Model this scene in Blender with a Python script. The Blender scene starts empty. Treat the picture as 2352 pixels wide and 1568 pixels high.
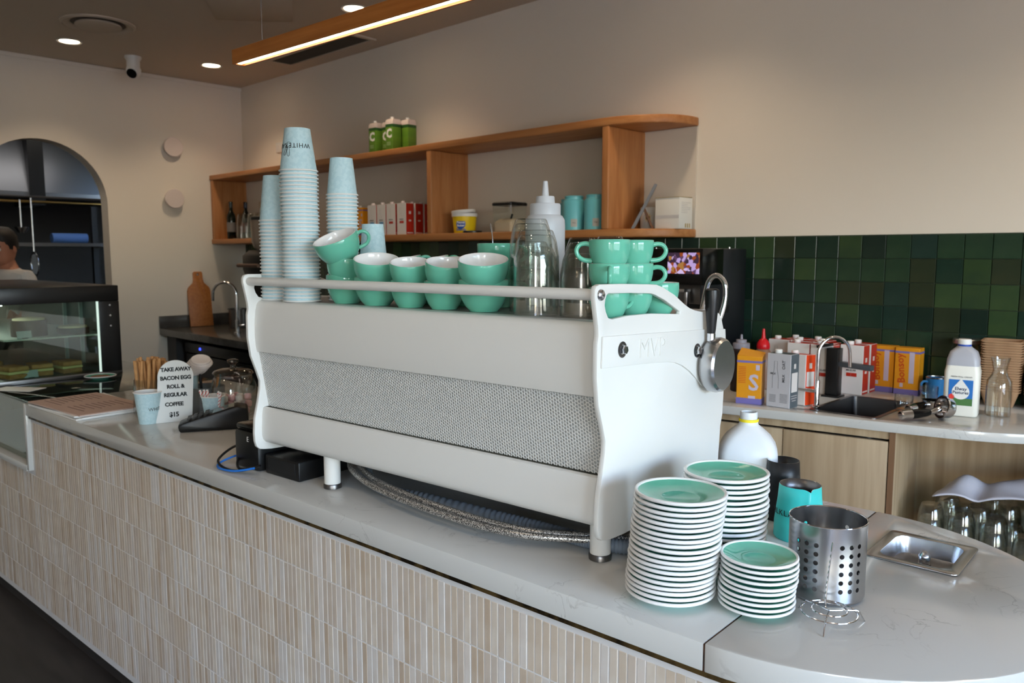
import bpy, bmesh, math, random
from mathutils import Vector, Matrix, Euler
random.seed(11)
scene = bpy.context.scene
COL = scene.collection
R = math.radians
PI = math.pi

# ---------------------------------------------------------------- camera
CAM_H = 1.5
PITCH, YAW = R(6.33), R(46.0)
fw = Vector((-math.cos(YAW), math.sin(YAW), 0))
rt = Vector((math.sin(YAW), math.cos(YAW), 0))
Fv = fw * math.cos(PITCH) + Vector((0, 0, -math.sin(PITCH)))
Uv = rt.cross(Fv)
cam_data = bpy.data.cameras.new('camera')
cam = bpy.data.objects.new('camera', cam_data)
COL.objects.link(cam)
cam.matrix_world = Matrix(((rt.x, Uv.x, -Fv.x, 0), (rt.y, Uv.y, -Fv.y, 0), (rt.z, Uv.z, -Fv.z, CAM_H), (0, 0, 0, 1)))
cam_data.sensor_width = 22.3
cam_data.lens = 1830 / 2352 * 22.3
cam_data.clip_start = 0.05
cam_data.dof.use_dof = True
cam_data.dof.focus_distance = 1.55
cam_data.dof.aperture_fstop = 4.5
scene.camera = cam

# ---------------------------------------------------------------- world, exposure
scene.view_settings.view_transform = 'Standard'
scene.view_settings.look = 'None'
scene.view_settings.gamma = 1.0
scene.view_settings.use_curve_mapping = False
scene.view_settings.exposure = 0.33
SKY_STRENGTH = 4.4
LAMP = .82
world = bpy.data.worlds.new('world')
scene.world = world
world.use_nodes = True
wn = world.node_tree.nodes
wl = world.node_tree.links
sky = wn.new('ShaderNodeTexSky')
sky.sky_type = 'NISHITA'
sky.sun_disc = False
sky.sun_elevation = R(48)
sky.sun_rotation = R(200)
sky.air_density = 1.0
sky.dust_density = 2.5
sky.ozone_density = 1.0
wl.new(sky.outputs[0], wn['Background'].inputs[0])
wn['Background'].inputs[1].default_value = SKY_STRENGTH
scene.cycles.use_denoising = True
scene.cycles.max_bounces = 6
scene.cycles.diffuse_bounces = 3
scene.cycles.glossy_bounces = 3
scene.cycles.transmission_bounces = 6
scene.cycles.transparent_max_bounces = 24
scene.cycles.caustics_reflective = False
scene.cycles.caustics_refractive = False
scene.cycles.sample_clamp_indirect = 4.0
try:
    scene.cycles.use_adaptive_sampling = True
    scene.cycles.adaptive_threshold = 0.07
except Exception:
    pass

def portal(name, loc, rot, sx, sy):
    l = bpy.data.lights.new(name, 'AREA')
    l.shape = 'RECTANGLE'; l.size = sx; l.size_y = sy
    o = bpy.data.objects.new(name, l); COL.objects.link(o)
    o.location = loc; o.rotation_euler = rot
    l.cycles.is_portal = True
    return o
# daylight enters through the shop front behind the camera and the glazed wall on the right
portal('window_portal_front', (2.5, -3.2, 1.55), (R(90), 0, 0), 1.2, 2.0)
portal('window_portal_right', (3.2, .25, 1.55), (R(90), 0, R(90)), 2.7, 2.0)

# ---------------------------------------------------------------- materials
def lin(c):
    return tuple(((x / 255) / 12.92 if x / 255 <= 0.04045 else ((x / 255 + 0.055) / 1.055) ** 2.4) for x in c) + (1.0,)

MATS = {}
def mat(name, col, rough=0.5, metal=0.0, spec=0.5, col2=None, scale=8.0, stretch=(1, 1, 1), detail=4, lo=0.35, hi=0.65,
        bump=0.0, bscale=None, coat=0.0, emis=None, estr=0.0, rand=0.0, hue=0.0, coords='Object', aniso=0.0, alpha=None, trans=0.0, ior=1.45, sss=0.0):
    if name in MATS:
        return MATS[name]
    m = bpy.data.materials.new(name)
    m.use_nodes = True
    n, l = m.node_tree.nodes, m.node_tree.links
    b = n['Principled BSDF']
    b.inputs['Base Color'].default_value = lin(col)
    b.inputs['Roughness'].default_value = rough
    b.inputs['Metallic'].default_value = metal
    b.inputs['Specular IOR Level'].default_value = spec
    b.inputs['Coat Weight'].default_value = coat
    b.inputs['Coat Roughness'].default_value = 0.06
    b.inputs['Transmission Weight'].default_value = trans
    b.inputs['IOR'].default_value = ior
    if sss:
        b.inputs['Subsurface Weight'].default_value = sss
        b.inputs['Subsurface Radius'].default_value = (0.02, 0.02, 0.02)
        b.inputs['Subsurface Scale'].default_value = 0.5
    if aniso:
        b.inputs['Anisotropic'].default_value = aniso
    if emis:
        b.inputs['Emission Color'].default_value = lin(emis)
        b.inputs['Emission Strength'].default_value = estr
    cur = None
    if col2 or bump:
        tc = n.new('ShaderNodeTexCoord')
        mp = n.new('ShaderNodeMapping')
        mp.inputs['Scale'].default_value = stretch
        l.new(tc.outputs[coords], mp.inputs[0])
        nz = n.new('ShaderNodeTexNoise')
        nz.inputs['Scale'].default_value = scale
        nz.inputs['Detail'].default_value = detail
        l.new(mp.outputs[0], nz.inputs['Vector'])
        if col2:
            mr = n.new('ShaderNodeMapRange')
            mr.inputs['From Min'].default_value = lo; mr.inputs['From Max'].default_value = hi
            l.new(nz.outputs['Fac'], mr.inputs['Value'])
            mx = n.new('ShaderNodeMix'); mx.data_type = 'RGBA'
            mx.inputs[6].default_value = lin(col); mx.inputs[7].default_value = lin(col2)
            l.new(mr.outputs[0], mx.inputs[0])
            cur = mx.outputs[2]
        if bump:
            bp = n.new('ShaderNodeBump')
            bp.inputs['Strength'].default_value = bump
            bp.inputs['Distance'].default_value = 0.002
            src = nz
            if bscale:
                src = n.new('ShaderNodeTexNoise'); src.inputs['Scale'].default_value = bscale; src.inputs['Detail'].default_value = 3
                l.new(mp.outputs[0], src.inputs['Vector'])
            l.new(src.outputs['Fac'], bp.inputs['Height'])
            l.new(bp.outputs[0], b.inputs['Normal'])
    if rand or hue:
        oi = n.new('ShaderNodeObjectInfo')
        hs = n.new('ShaderNodeHueSaturation')
        if cur: l.new(cur, hs.inputs['Color'])
        else: hs.inputs['Color'].default_value = lin(col)
        mr = n.new('ShaderNodeMapRange')
        mr.inputs['To Min'].default_value = 1 - rand; mr.inputs['To Max'].default_value = 1 + rand
        l.new(oi.outputs['Random'], mr.inputs['Value']); l.new(mr.outputs[0], hs.inputs['Value'])
        if hue:
            m2 = n.new('ShaderNodeMath'); m2.operation = 'MULTIPLY'; m2.inputs[1].default_value = 7.31
            l.new(oi.outputs['Random'], m2.inputs[0])
            m3 = n.new('ShaderNodeMath'); m3.operation = 'FRACT'; l.new(m2.outputs[0], m3.inputs[0])
            m4 = n.new('ShaderNodeMapRange'); m4.inputs['To Min'].default_value = 0.5 - hue; m4.inputs['To Max'].default_value = 0.5 + hue
            l.new(m3.outputs[0], m4.inputs['Value']); l.new(m4.outputs[0], hs.inputs['Hue'])
        cur = hs.outputs[0]
    if cur:
        l.new(cur, b.inputs['Base Color'])
    MATS[name] = m
    return m

def thin_glass(name, tint=(255, 255, 255), fmul=1.0, rough=0.0, base=0.04):
    """clear thin glass: straight-through transparency with a Fresnel reflection"""
    m = bpy.data.materials.new(name); m.use_nodes = True
    n, l = m.node_tree.nodes, m.node_tree.links
    n.remove(n['Principled BSDF'])
    tr = n.new('ShaderNodeBsdfTransparent'); tr.inputs[0].default_value = lin(tint)
    gl = n.new('ShaderNodeBsdfGlossy'); gl.inputs['Roughness'].default_value = rough
    lw = n.new('ShaderNodeLayerWeight'); lw.inputs[0].default_value = 0.5
    pw = n.new('ShaderNodeMath'); pw.operation = 'POWER'; pw.inputs[1].default_value = 3.0
    l.new(lw.outputs['Facing'], pw.inputs[0])
    mu = n.new('ShaderNodeMath'); mu.operation = 'MULTIPLY_ADD'; mu.inputs[1].default_value = 0.8 * min(fmul, 1.1); mu.inputs[2].default_value = base * fmul
    mu.use_clamp = True
    l.new(pw.outputs[0], mu.inputs[0])
    mx = n.new('ShaderNodeMixShader')
    if fmul > 1.5:
        ec = n.new('ShaderNodeMix'); ec.data_type = 'RGBA'; ec.inputs[6].default_value = lin(tint); ec.inputs[7].default_value = lin(tuple(int(q * .9) for q in tint))
        l.new(pw.outputs[0], ec.inputs[0]); l.new(ec.outputs[2], tr.inputs[0])
    l.new(mu.outputs[0], mx.inputs[0]); l.new(tr.outputs[0], mx.inputs[1]); l.new(gl.outputs[0], mx.inputs[2])
    l.new(mx.outputs[0], n['Material Output'].inputs[0])
    MATS[name] = m
    return m

def wood(name, c1, c2, axis=(1, 12, 12), scale=3.0, rough=0.45, rand=0.0, coat=0.0, lo=.3, hi=.7):
    return mat(name, c1, rough, col2=c2, scale=scale, stretch=axis, detail=6, lo=lo, hi=hi, bump=0.05, rand=rand, coat=coat)

# ---------------------------------------------------------------- mesh builder
class MB:
    def __init__(self):
        self.v, self.f, self.m = [], [], []
    def add(self, vs, fs, mi=0, M=None):
        o = len(self.v)
        if M is not None:
            vs = [tuple(M @ Vector(p)) for p in vs]
        self.v += [tuple(p) for p in vs]
        self.f += [tuple(i + o for i in q) for q in fs]
        self.m += [mi] * len(fs)
        return self
    def box(self, x0, x1, y0, y1, z0, z1, mi=0, M=None):
        vs = [(x0, y0, z0), (x1, y0, z0), (x1, y1, z0), (x0, y1, z0), (x0, y0, z1), (x1, y0, z1), (x1, y1, z1), (x0, y1, z1)]
        fs = [(0, 3, 2, 1), (4, 5, 6, 7), (0, 1, 5, 4), (1, 2, 6, 5), (2, 3, 7, 6), (3, 0, 4, 7)]
        return self.add(vs, fs, mi, M)
    def lathe(self, prof, seg=32, mi=0, M=None, mis=None, a0=0.0, a1=None):
        """prof: list of (r, z); r==0 collapses"""
        full = a1 is None
        a1 = 2 * PI if full else a1
        vs, rings = [], []
        ns = seg if full else seg + 1
        for r, z in prof:
            if r <= 1e-7:
                rings.append([len(vs)]); vs.append((0, 0, z))
            else:
                rings.append(list(range(len(vs), len(vs) + ns)))
                for k in range(ns):
                    a = a0 + (a1 - a0) * k / seg
                    vs.append((r * math.cos(a), r * math.sin(a), z))
        for i in range(len(prof) - 1):
            A, B = rings[i], rings[i + 1]
            fs = []
            for k in range(seg):
                k2 = (k + 1) % ns
                if len(A) == 1 and len(B) == 1: continue
                if len(A) == 1: fs.append((A[0], B[k2], B[k]))
                elif len(B) == 1: fs.append((A[k], A[k2], B[0]))
                else: fs.append((A[k], A[k2], B[k2], B[k]))
            o = len(self.v)
            self.f += [tuple(i2 + o for i2 in q) for q in fs]
            self.m += [mis[i] if mis else mi] * len(fs)
        if M is not None:
            vs = [tuple(M @ Vector(p)) for p in vs]
        self.v += vs
        return self
    def tube(self, pts, r, seg=10, mi=0, closed=False, caps=True, M=None):
        pts = [Vector(p) for p in pts]
        n = len(pts)
        rs = r if isinstance(r, (list, tuple)) else [r] * n
        tang = []
        for i in range(n):
            if closed: t = pts[(i + 1) % n] - pts[i - 1]
            else: t = pts[min(i + 1, n - 1)] - pts[max(i - 1, 0)]
            tang.append(t.normalized() if t.length > 1e-9 else Vector((0, 0, 1)))
        up = Vector((0, 0, 1))
        if abs(tang[0].dot(up)) > 0.9: up = Vector((1, 0, 0))
        nrm = (up - tang[0] * up.dot(tang[0])).normalized()
        vs = []
        for i in range(n):
            nrm = (nrm - tang[i] * nrm.dot(tang[i]))
            nrm = nrm.normalized() if nrm.length > 1e-6 else tang[i].orthogonal().normalized()
            bn = tang[i].cross(nrm)
            for k in range(seg):
                a = 2 * PI * k / seg
                vs.append(tuple(pts[i] + (nrm * math.cos(a) + bn * math.sin(a)) * rs[i]))
        fs = []
        for i in range(n if closed else n - 1):
            j = (i + 1) % n
            for k in range(seg):
                k2 = (k + 1) % seg
                fs.append((i * seg + k, i * seg + k2, j * seg + k2, j * seg + k))
        if caps and not closed:
            fs.append(tuple(range(seg - 1, -1, -1)))
            fs.append(tuple((n - 1) * seg + k for k in range(seg)))
        return self.add(vs, fs, mi, M)
    def prism(self, poly, z0, z1, mi=0, M=None, side_mi=None):
        n = len(poly)
        vs = [(x, y, z0) for x, y in poly] + [(x, y, z1) for x, y in poly]
        self.add(vs, [tuple(range(n - 1, -1, -1)), tuple(range(n, 2 * n))], mi, M)
        o = len(self.v) - 2 * n
        for i in range(n):
            j = (i + 1) % n
            self.f.append((o + i, o + j, o + n + j, o + n + i)); self.m.append(mi if side_mi is None else side_mi)
        return self
    def mesh(self, name, mats, smooth=35, bevel=None, bseg=2):
        me = bpy.data.meshes.new(name)
        me.from_pydata(self.v, [], self.f)
        if not isinstance(mats, (list, tuple)): mats = [mats]
        for x in mats: me.materials.append(x)
        if len(mats) > 1:
            me.polygons.foreach_set('material_index', self.m)
        bm = bmesh.new(); bm.from_mesh(me)
        bmesh.ops.recalc_face_normals(bm, faces=bm.faces)
        if bevel:
            ed = [e for e in bm.edges if len(e.link_faces) == 2 and e.calc_face_angle(0) > R(25)]
            bmesh.ops.bevel(bm, geom=ed, offset=bevel, segments=bseg, profile=0.5, affect='EDGES', clamp_overlap=True)
        bm.to_mesh(me); bm.free()
        if smooth:
            me.polygons.foreach_set('use_smooth', [True] * len(me.polygons))
            me.set_sharp_from_angle(angle=R(smooth))
        me.update()
        return me
    def build(self, name, mats, parent=None, loc=(0, 0, 0), rot=(0, 0, 0), smooth=35, bevel=None, bseg=2):
        return place(name, self.mesh(name, mats, smooth, bevel, bseg), parent, loc, rot)

def place(name, me, parent=None, loc=(0, 0, 0), rot=(0, 0, 0)):
    o = bpy.data.objects.new(name, me)
    COL.objects.link(o)
    o.location = loc; o.rotation_euler = rot
    if parent is not None: o.parent = parent
    return o
def tag(o, label, cat, group=None, kind=None):
    o['label'] = label; o['category'] = cat
    if group: o['group'] = group
    if kind: o['kind'] = kind
    return o
def struct(o):
    o['kind'] = 'structure'
    return o
def thing(name, label, cat, loc=(0, 0, 0), rz=0.0, group=None, rot=None):
    o = bpy.data.objects.new(name, None)
    COL.objects.link(o)
    o.empty_display_size = 0.05
    o.location = loc
    o.rotation_euler = rot if rot else (0, 0, rz)
    return tag(o, label, cat, group)
def dup(root, loc, rot=(0, 0, 0), label=None, group=None):
    r = root.copy(); COL.objects.link(r)
    r.location = loc; r.rotation_euler = rot if isinstance(rot, (tuple, list)) else (0, 0, rot)
    if label: r['label'] = label
    if group: r['group'] = group
    for ch in list(root.children):
        c = ch.copy(); COL.objects.link(c); c.parent = r
        for g in list(ch.children):
            d = g.copy(); COL.objects.link(d); d.parent = c
    return r
ORD = ['topmost', 'second', 'third', 'fourth', 'fifth', 'sixth', 'seventh', 'eighth', 'ninth', 'tenth', 'eleventh', 'twelfth', 'thirteenth',
       'fourteenth', 'fifteenth', 'sixteenth', 'seventeenth', 'eighteenth', 'nineteenth', 'twentieth']
TENS = {2: 'twenty', 3: 'thirty', 4: 'forty'}
def from_top(k):
    if k == 0: return 'topmost'
    if k < 20: return ORD[k] + ' from the top'
    n = k + 1
    t, o = divmod(n, 10)
    if o == 0: return {2: 'twentieth', 3: 'thirtieth', 4: 'fortieth'}[t] + ' from the top'
    return TENS[t] + '-' + (['', 'first'] + ORD[1:9])[o] + ' from the top'
def T(x=0, y=0, z=0): return Matrix.Translation((x, y, z))
def RX(a): return Matrix.Rotation(a, 4, 'X')
def RY(a): return Matrix.Rotation(a, 4, 'Y')
def RZ(a): return Matrix.Rotation(a, 4, 'Z')
def arc(cx, cy, r, a0, a1, n):
    return [(cx + r * math.cos(a0 + (a1 - a0) * i / n), cy + r * math.sin(a0 + (a1 - a0) * i / n)) for i in range(n + 1)]
def rrect(x0, x1, y0, y1, r, n=4):
    return (arc(x1 - r, y1 - r, r, 0, PI / 2, n) + arc(x0 + r, y1 - r, r, PI / 2, PI, n) +
            arc(x0 + r, y0 + r, r, PI, 1.5 * PI, n) + arc(x1 - r, y0 + r, r, 1.5 * PI, 2 * PI, n))
def spline(pts, n=8, closed=False):
    P = [Vector(p) for p in pts]
    out = []
    N = len(P)
    for i in range(N if closed else N - 1):
        g = (lambda k: P[k % N]) if closed else (lambda k: P[max(0, min(N - 1, k))])
        p0, p1, p2, p3 = g(i - 1), g(i), g(i + 1), g(i + 2)
        for k in range(n):
            t = k / n
            out.append(0.5 * ((2 * p1) + (p2 - p0) * t + (2 * p0 - 5 * p1 + 4 * p2 - p3) * t * t + (3 * p1 - p0 - 3 * p2 + p3) * t ** 3))
    if not closed: out.append(P[-1])
    return out
TXT = {}
def text(body, size=1.0, ext=0.0004, align='CENTER', space=1.0, bold=0.0):
    """built-in font turned into plain mesh data; returns verts (centred), faces"""
    key = (body, size, ext, align, space, bold)
    if key in TXT: return TXT[key]
    c = bpy.data.curves.new('t', 'FONT')
    c.body = body; c.size = size; c.extrude = ext; c.align_x = align; c.align_y = 'CENTER'
    c.resolution_u = 2; c.space_character = space; c.offset = bold
    o = bpy.data.objects.new('t', c)
    me = o.to_mesh()
    vs = [tuple(v.co) for v in me.vertices]; fs = [tuple(p.vertices) for p in me.polygons]
    o.to_mesh_clear()
    bpy.data.objects.remove(o); bpy.data.curves.remove(c)
    TXT[key] = (vs, fs)
    return vs, fs
def bend(vs, rad, z0, a0, flip=False):
    """wrap flat text (x along, y up, z out) round a vertical cone; rad(z)"""
    out = []
    for x, y, z in vs:
        if flip: x, y = -x, -y
        zz = z0 + y
        r = rad(zz)
        a = a0 + x / r
        out.append(((r + z + 0.0004) * math.cos(a), (r + z + 0.0004) * math.sin(a), zz))
    return out
# ---------------------------------------------------------------- shared materials
WALL = mat('wall_paint', (234, 225, 212), 0.7, bump=0.04, bscale=160)
CEIL = mat('ceiling_paint', (196, 182, 164), 0.75)
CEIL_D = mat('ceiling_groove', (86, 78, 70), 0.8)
FLOOR = mat('floor_dark', (52, 48, 46), 0.5, col2=(38, 35, 34), scale=3, stretch=(1, 6, 1))
def stone(name, c, vein, rough):
    m = mat(name, c, rough)
    n, l = m.node_tree.nodes, m.node_tree.links
    tc = n.new('ShaderNodeTexCoord')
    a = n.new('ShaderNodeTexNoise'); a.inputs['Scale'].default_value = 9; a.inputs['Detail'].default_value = 9; a.inputs['Distortion'].default_value = 1.2
    b = n.new('ShaderNodeTexNoise'); b.inputs['Scale'].default_value = 5; b.inputs['Detail'].default_value = 3
    l.new(tc.outputs['Object'], a.inputs['Vector']); l.new(tc.outputs['Object'], b.inputs['Vector'])
    s = n.new('ShaderNodeMath'); s.operation = 'SUBTRACT'; s.inputs[1].default_value = .5; l.new(a.outputs['Fac'], s.inputs[0])
    ab = n.new('ShaderNodeMath'); ab.operation = 'ABSOLUTE'; l.new(s.outputs[0], ab.inputs[0])
    r1 = n.new('ShaderNodeMapRange'); r1.inputs['From Min'].default_value = 0; r1.inputs['From Max'].default_value = .012; r1.inputs['To Min'].default_value = 1; r1.inputs['To Max'].default_value = 0; l.new(ab.outputs[0], r1.inputs['Value'])
    r2 = n.new('ShaderNodeMapRange'); r2.inputs['From Min'].default_value = .5; r2.inputs['From Max'].default_value = .68; l.new(b.outputs['Fac'], r2.inputs['Value'])
    mu = n.new('ShaderNodeMath'); mu.operation = 'MULTIPLY'; l.new(r1.outputs[0], mu.inputs[0]); l.new(r2.outputs[0], mu.inputs[1])
    mx = n.new('ShaderNodeMix'); mx.data_type = 'RGBA'; mx.inputs[6].default_value = lin(c); mx.inputs[7].default_value = lin(vein); l.new(mu.outputs[0], mx.inputs[0])
    l.new(mx.outputs[2], n['Principled BSDF'].inputs['Base Color'])
    return m
STONE = stone('quartz_worktop', (199, 197, 192), (168, 164, 159), .13)
GROUT = mat('grout_white', (220, 216, 214), 0.85)
SKIRT = mat('skirting_dark', (46, 42, 40), 0.6)
BRASS = mat('brass_strip', (120, 96, 58), 0.45, metal=0.7, col2=(48, 38, 26), scale=14, lo=.45, hi=.55)
RUST = mat('rust_joint', (92, 56, 30), 0.8, col2=(40, 28, 22), scale=30)
TRAV = [mat('travertine_%d' % i, c, 0.6, col2=d, scale=26, stretch=(1, 1, .5), detail=6, lo=.4, hi=.75) for i, (c, d) in enumerate([
    ((208, 194, 178), (222, 212, 200)), ((201, 184, 165), (214, 201, 186)), ((213, 202, 192), (226, 219, 212)), ((188, 167, 145), (205, 190, 173)), ((217, 210, 204), (207, 196, 185)), ((205, 192, 179), (194, 177, 160))])]
GREEN = [mat('green_glaze_%d' % i, c, 0.16, col2=d, scale=9, detail=3, lo=.3, hi=.7, bump=0.25, bscale=14, spec=.5) for i, (c, d) in enumerate([
    ((30, 52, 38), (42, 64, 44)), ((22, 44, 36), (32, 52, 40)), ((44, 66, 42), (54, 74, 44)), ((26, 46, 40), (36, 56, 48)), ((38, 48, 34), (46, 54, 36)), ((50, 70, 40), (40, 60, 40)), ((21, 38, 33), (30, 46, 36))])]
GREEN_GROUT = mat('green_grout', (58, 66, 54), 0.8)
OAK = wood('oak_shelf', (188, 130, 78), (164, 104, 56), axis=(1.2, 14, 14), scale=2.5)
OAK_V = wood('oak_upright', (190, 132, 82), (166, 106, 60), axis=(14, 14, 1.2), scale=2.5)
PEND = wood('oak_pendant', (200, 128, 62), (176, 104, 44), axis=(1, 16, 16), scale=3)
VENEER = wood('pale_oak_veneer', (190, 166, 134), (164, 138, 106), axis=(16, 16, 0.8), scale=2.2, rough=.5)
WHITE = mat('white_powdercoat', (232, 230, 225), 0.42, bump=0.03, bscale=900)
WHITE_P = mat('white_plastic', (228, 226, 222), 0.35)
BLACK = mat('black_plastic', (18, 18, 19), 0.35)
BLACK_G = mat('black_gloss', (10, 10, 11), 0.12)
DARK = mat('near_black', (22, 22, 23), 0.6)
CHROME = mat('chrome', (225, 225, 228), 0.08, metal=1.0)
STEEL = mat('brushed_steel', (190, 190, 192), 0.26, metal=1.0, aniso=0.5)
STEEL_D = mat('dull_steel', (120, 118, 118), 0.35, metal=1.0)
GLASS_T = thin_glass('thin_clear_glass', (250, 253, 251), 1.0)
GLASS_D = thin_glass('display_glass', (228, 240, 234), 1.4)
GLASS_TUM = thin_glass('tumbler_glass', (251, 253, 252), 1.6)
GLASS_F = thin_glass('frosted_tumbler', (248, 247, 245), 1.6, 0.15)
INK = mat('black_ink', (20, 20, 20), 0.6)
MINT = mat('mint_glaze', (106, 188, 162), 0.06, spec=.55)
CER_W = mat('white_glaze', (240, 238, 236), 0.07)

# ---------------------------------------------------------------- setting: room
XL, YB, ZC = -6.676, 3.5, 2.93
XR, YF = 3.2, -3.2
MB().box(-10.6, XR + .15, YF - .15, YB + .15, -.1, 0).build('floor', FLOOR); struct(bpy.data.objects['floor'])
ceil = struct(MB().box(XL - .14, XR + .15, YF - .15, YB + .15, ZC, ZC + .12).build('ceiling', CEIL))
struct(MB().box(XL - .14, XR + .15, YB, YB + .15, 0, ZC).build('wall_back', WALL))
# left wall with the arched kitchen opening (one outline, pushed through its thickness)
arch = [(YF - .15, 0), (1.43, 0), (1.43, 1.88)] + [(p, q) for p, q in arc(1.89, 1.88, .46, PI, 0, 28)][1:-1] + [(2.35, 1.88), (2.35, 0), (YB, 0), (YB, ZC), (YF - .15, ZC)]
mb = MB(); mb.prism(arch, 0, .14, M=Matrix(((0, 0, 1, XL - .14), (1, 0, 0, 0), (0, 1, 0, 0), (0, 0, 0, 1))))
struct(mb.build('wall_left', WALL, smooth=20))
# cornice shadow line along the left wall
struct(MB().box(XL, XL + .012, YF, YB, ZC - .03, ZC - .002).build('trim_1', WALL))
# shop front: piers, header and mullions round the big openings behind the camera
W0, W1 = 1.9, 3.1
V0, V1 = -1.1, 1.6
mb = MB(); mb.box(XL - .14, W0, YF - .15, YF, 0, ZC); mb.box(W0, W1, YF - .15, YF, 0, .55); mb.box(W0, W1, YF - .15, YF, 2.55, ZC); mb.box(W1, XR + .15, YF - .15, YF, 0, ZC)
struct(mb.build('wall_front', WALL, smooth=0))
mb = MB(); mb.box(XR, XR + .15, YF, V0, 0, ZC); mb.box(XR, XR + .15, V1, YB, 0, ZC); mb.box(XR, XR + .15, V0, V1, 0, .55); mb.box(XR, XR + .15, V0, V1, 2.55, ZC)
struct(mb.build('wall_right', WALL, smooth=0))
FRM = mat('window_frame_dark', (40, 38, 36), .5)
mb = MB()
for x in (W0, (W0 + W1) / 2 - .03, W1 - .06): mb.box(x, x + .06, YF - .1, YF - .04, .55, 2.55)
mb.box(W0, W1, YF - .1, YF - .04, .55, .61); mb.box(W0, W1, YF - .1, YF - .04, 2.49, 2.55)
struct(mb.build('window_1', FRM, smooth=0))
mb = MB()
for k in range(4): mb.box(XR + .04, XR + .1, V0 + (V1 - V0 - .06) * k / 3, V0 + (V1 - V0 - .06) * k / 3 + .06, .55, 2.55)
mb.box(XR + .04, XR + .1, V0, V1, .55, .61); mb.box(XR + .04, XR + .1, V0, V1, 2.49, 2.55)
struct(mb.build('window_2', FRM, smooth=0))
mb = MB(); mb.box(-40, 40, -40, YF - .15, -.12, -.06); mb.box(XR + .15, 40, YF - .15, 40, -.12, -.06)
struct(mb.build('ground_outside', mat('pavement', (150, 146, 140), .8, col2=(130, 126, 120), scale=2)))

# green glazed splashback: each tile near enough to tell apart is its own part
sp = struct(MB().box(XL + .001, XR, YB - .006, YB + .001, .80, 1.577).build('wall_splashback', GREEN_GROUT))
TP = .098
tile_me = []
for i, g in enumerate(GREEN):
    tile_me.append(MB().box(-TP / 2 + .0012, TP / 2 - .0012, -.005, .004, -TP / 2 + .0012, TP / 2 - .0012).mesh('tile', g, bevel=.0015, bseg=1))
x_edge = -.907
far = MB()
for r in range(7):
    zc = 1.575 - TP * (r + .5)
    for c in range(-60, 13):
        xc = x_edge + TP * (c + .5)
        if xc < XL + .05: continue
        k = random.choice([0, 0, 1, 2, 3, 3, 4, 5, 6])
        rotn = (R(random.uniform(-.5, .5)), 0, R(random.uniform(-.7, .7)))
        if -2.35 < xc < -.35:
            place('tile', tile_me[k], sp, (xc, YB - .009, zc), rotn)
        else:
            M = T(xc, YB - .009, zc) @ Euler(rotn).to_matrix().to_4x4()
            far.box(-TP / 2 + .0012, TP / 2 - .0012, -.005, .004, -TP / 2 + .0012, TP / 2 - .0012, k, M)
o = far.build('far_tiles', GREEN, sp, smooth=0); o['kind'] = 'stuff'

# ceiling fittings
acp = MB(); acp.prism([(-4.848, 2.397), (-4.548, 2.751), (-4.136, 2.50), (-4.45, 2.13)], ZC - .004, ZC + .001)
acp.build('access_panel', CEIL, ceil, bevel=.001)
def downlight(x, y, lab, on=True):
    t = thing('downlight', lab, 'light', (x, y, ZC), 0, 'recessed downlights')
    MB().lathe([(.062, .0), (.078, -.001), (.08, -.005), (.074, -.008), (.062, -.004), (.060, .012)], 32).build('trim_ring', WHITE_P, t)
    MB().lathe([(.061, -.0035), (0, -.0035)], 24).build('diffuser', mat('lamp_diffuser', (255, 244, 225), .6, emis=(255, 232, 196), estr=14), t)
    l = bpy.data.lights.new('downlight_lamp', 'SPOT')
    l.energy = 20 * LAMP; l.color = (1.0, .78, .54); l.spot_size = R(118); l.spot_blend = .8; l.shadow_soft_size = .06
    lo = bpy.data.objects.new('lamp', l); COL.objects.link(lo); lo.parent = t; lo.location = (0, 0, -.03)
    return t
downlight(-6.05, 1.94, 'recessed white downlight below the round ceiling vent')
downlight(-6.03, 2.93, 'recessed white downlight nearest the corner of the ceiling')
downlight(-4.05, 2.86, 'recessed white downlight half hidden by the wooden pendant bar')
for x, y, w_ in ((-2.05, 2.86, 'above the drinks machine'), (-.05, 2.86, 'at the right end of the back wall')):
    downlight(x, y, 'recessed white downlight ' + w_)
for i_, x in enumerate((-5.0, -3.0, -1.0)):  # unseen lamps added to warm and brighten the machine and counter front
    for j_, y in enumerate((-.2, -2.0)):
        downlight(x, y, 'recessed white downlight over the seating area, %s of the %s row' % (('first', 'second', 'third')[i_], ('near', 'far')[j_]))
t = thing('ceiling_vent', 'round white ceiling air vent with a central disc', 'vent', (-5.475, 1.93, ZC))
MB().lathe([(.215, 0), (.215, -.008), (.2, -.014), (.165, -.004), (.16, .01)], 40).build('outer_ring', CEIL, t)
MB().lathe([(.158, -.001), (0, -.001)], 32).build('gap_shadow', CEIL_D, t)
MB().lathe([(0, -.022), (.12, -.022), (.135, -.016), (.13, -.006), (0, -.006)], 40).build('centre_disc', CEIL, t)
t = thing('air_grille', 'long rectangular ceiling air grille beside the pendant bar', 'vent', (-5.04, 3.245, ZC))
mb = MB()
for a in ((-.535, .535, -.11, -.085), (-.535, .535, .085, .11), (-.535, -.505, -.085, .085), (.505, .535, -.085, .085)): mb.box(a[0], a[1], a[2], a[3], -.012, .001)
mb.build('frame', CEIL, t, bevel=.002)
MB().box(-.505, .505, -.085, .085, -.003, .001).build('opening', CEIL_D, t)
for k in range(9): MB().box(-.505, .505, -.004, .004, -.011, -.003).build('slat', mat('grille_slat', (84, 76, 66), .7), t, (0, -.068 + k * .017, 0), (R(25), 0, 0), smooth=0)
t = thing('security_camera', 'white dome security camera hanging from the ceiling', 'camera', (-6.19, 2.41, ZC))
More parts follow.
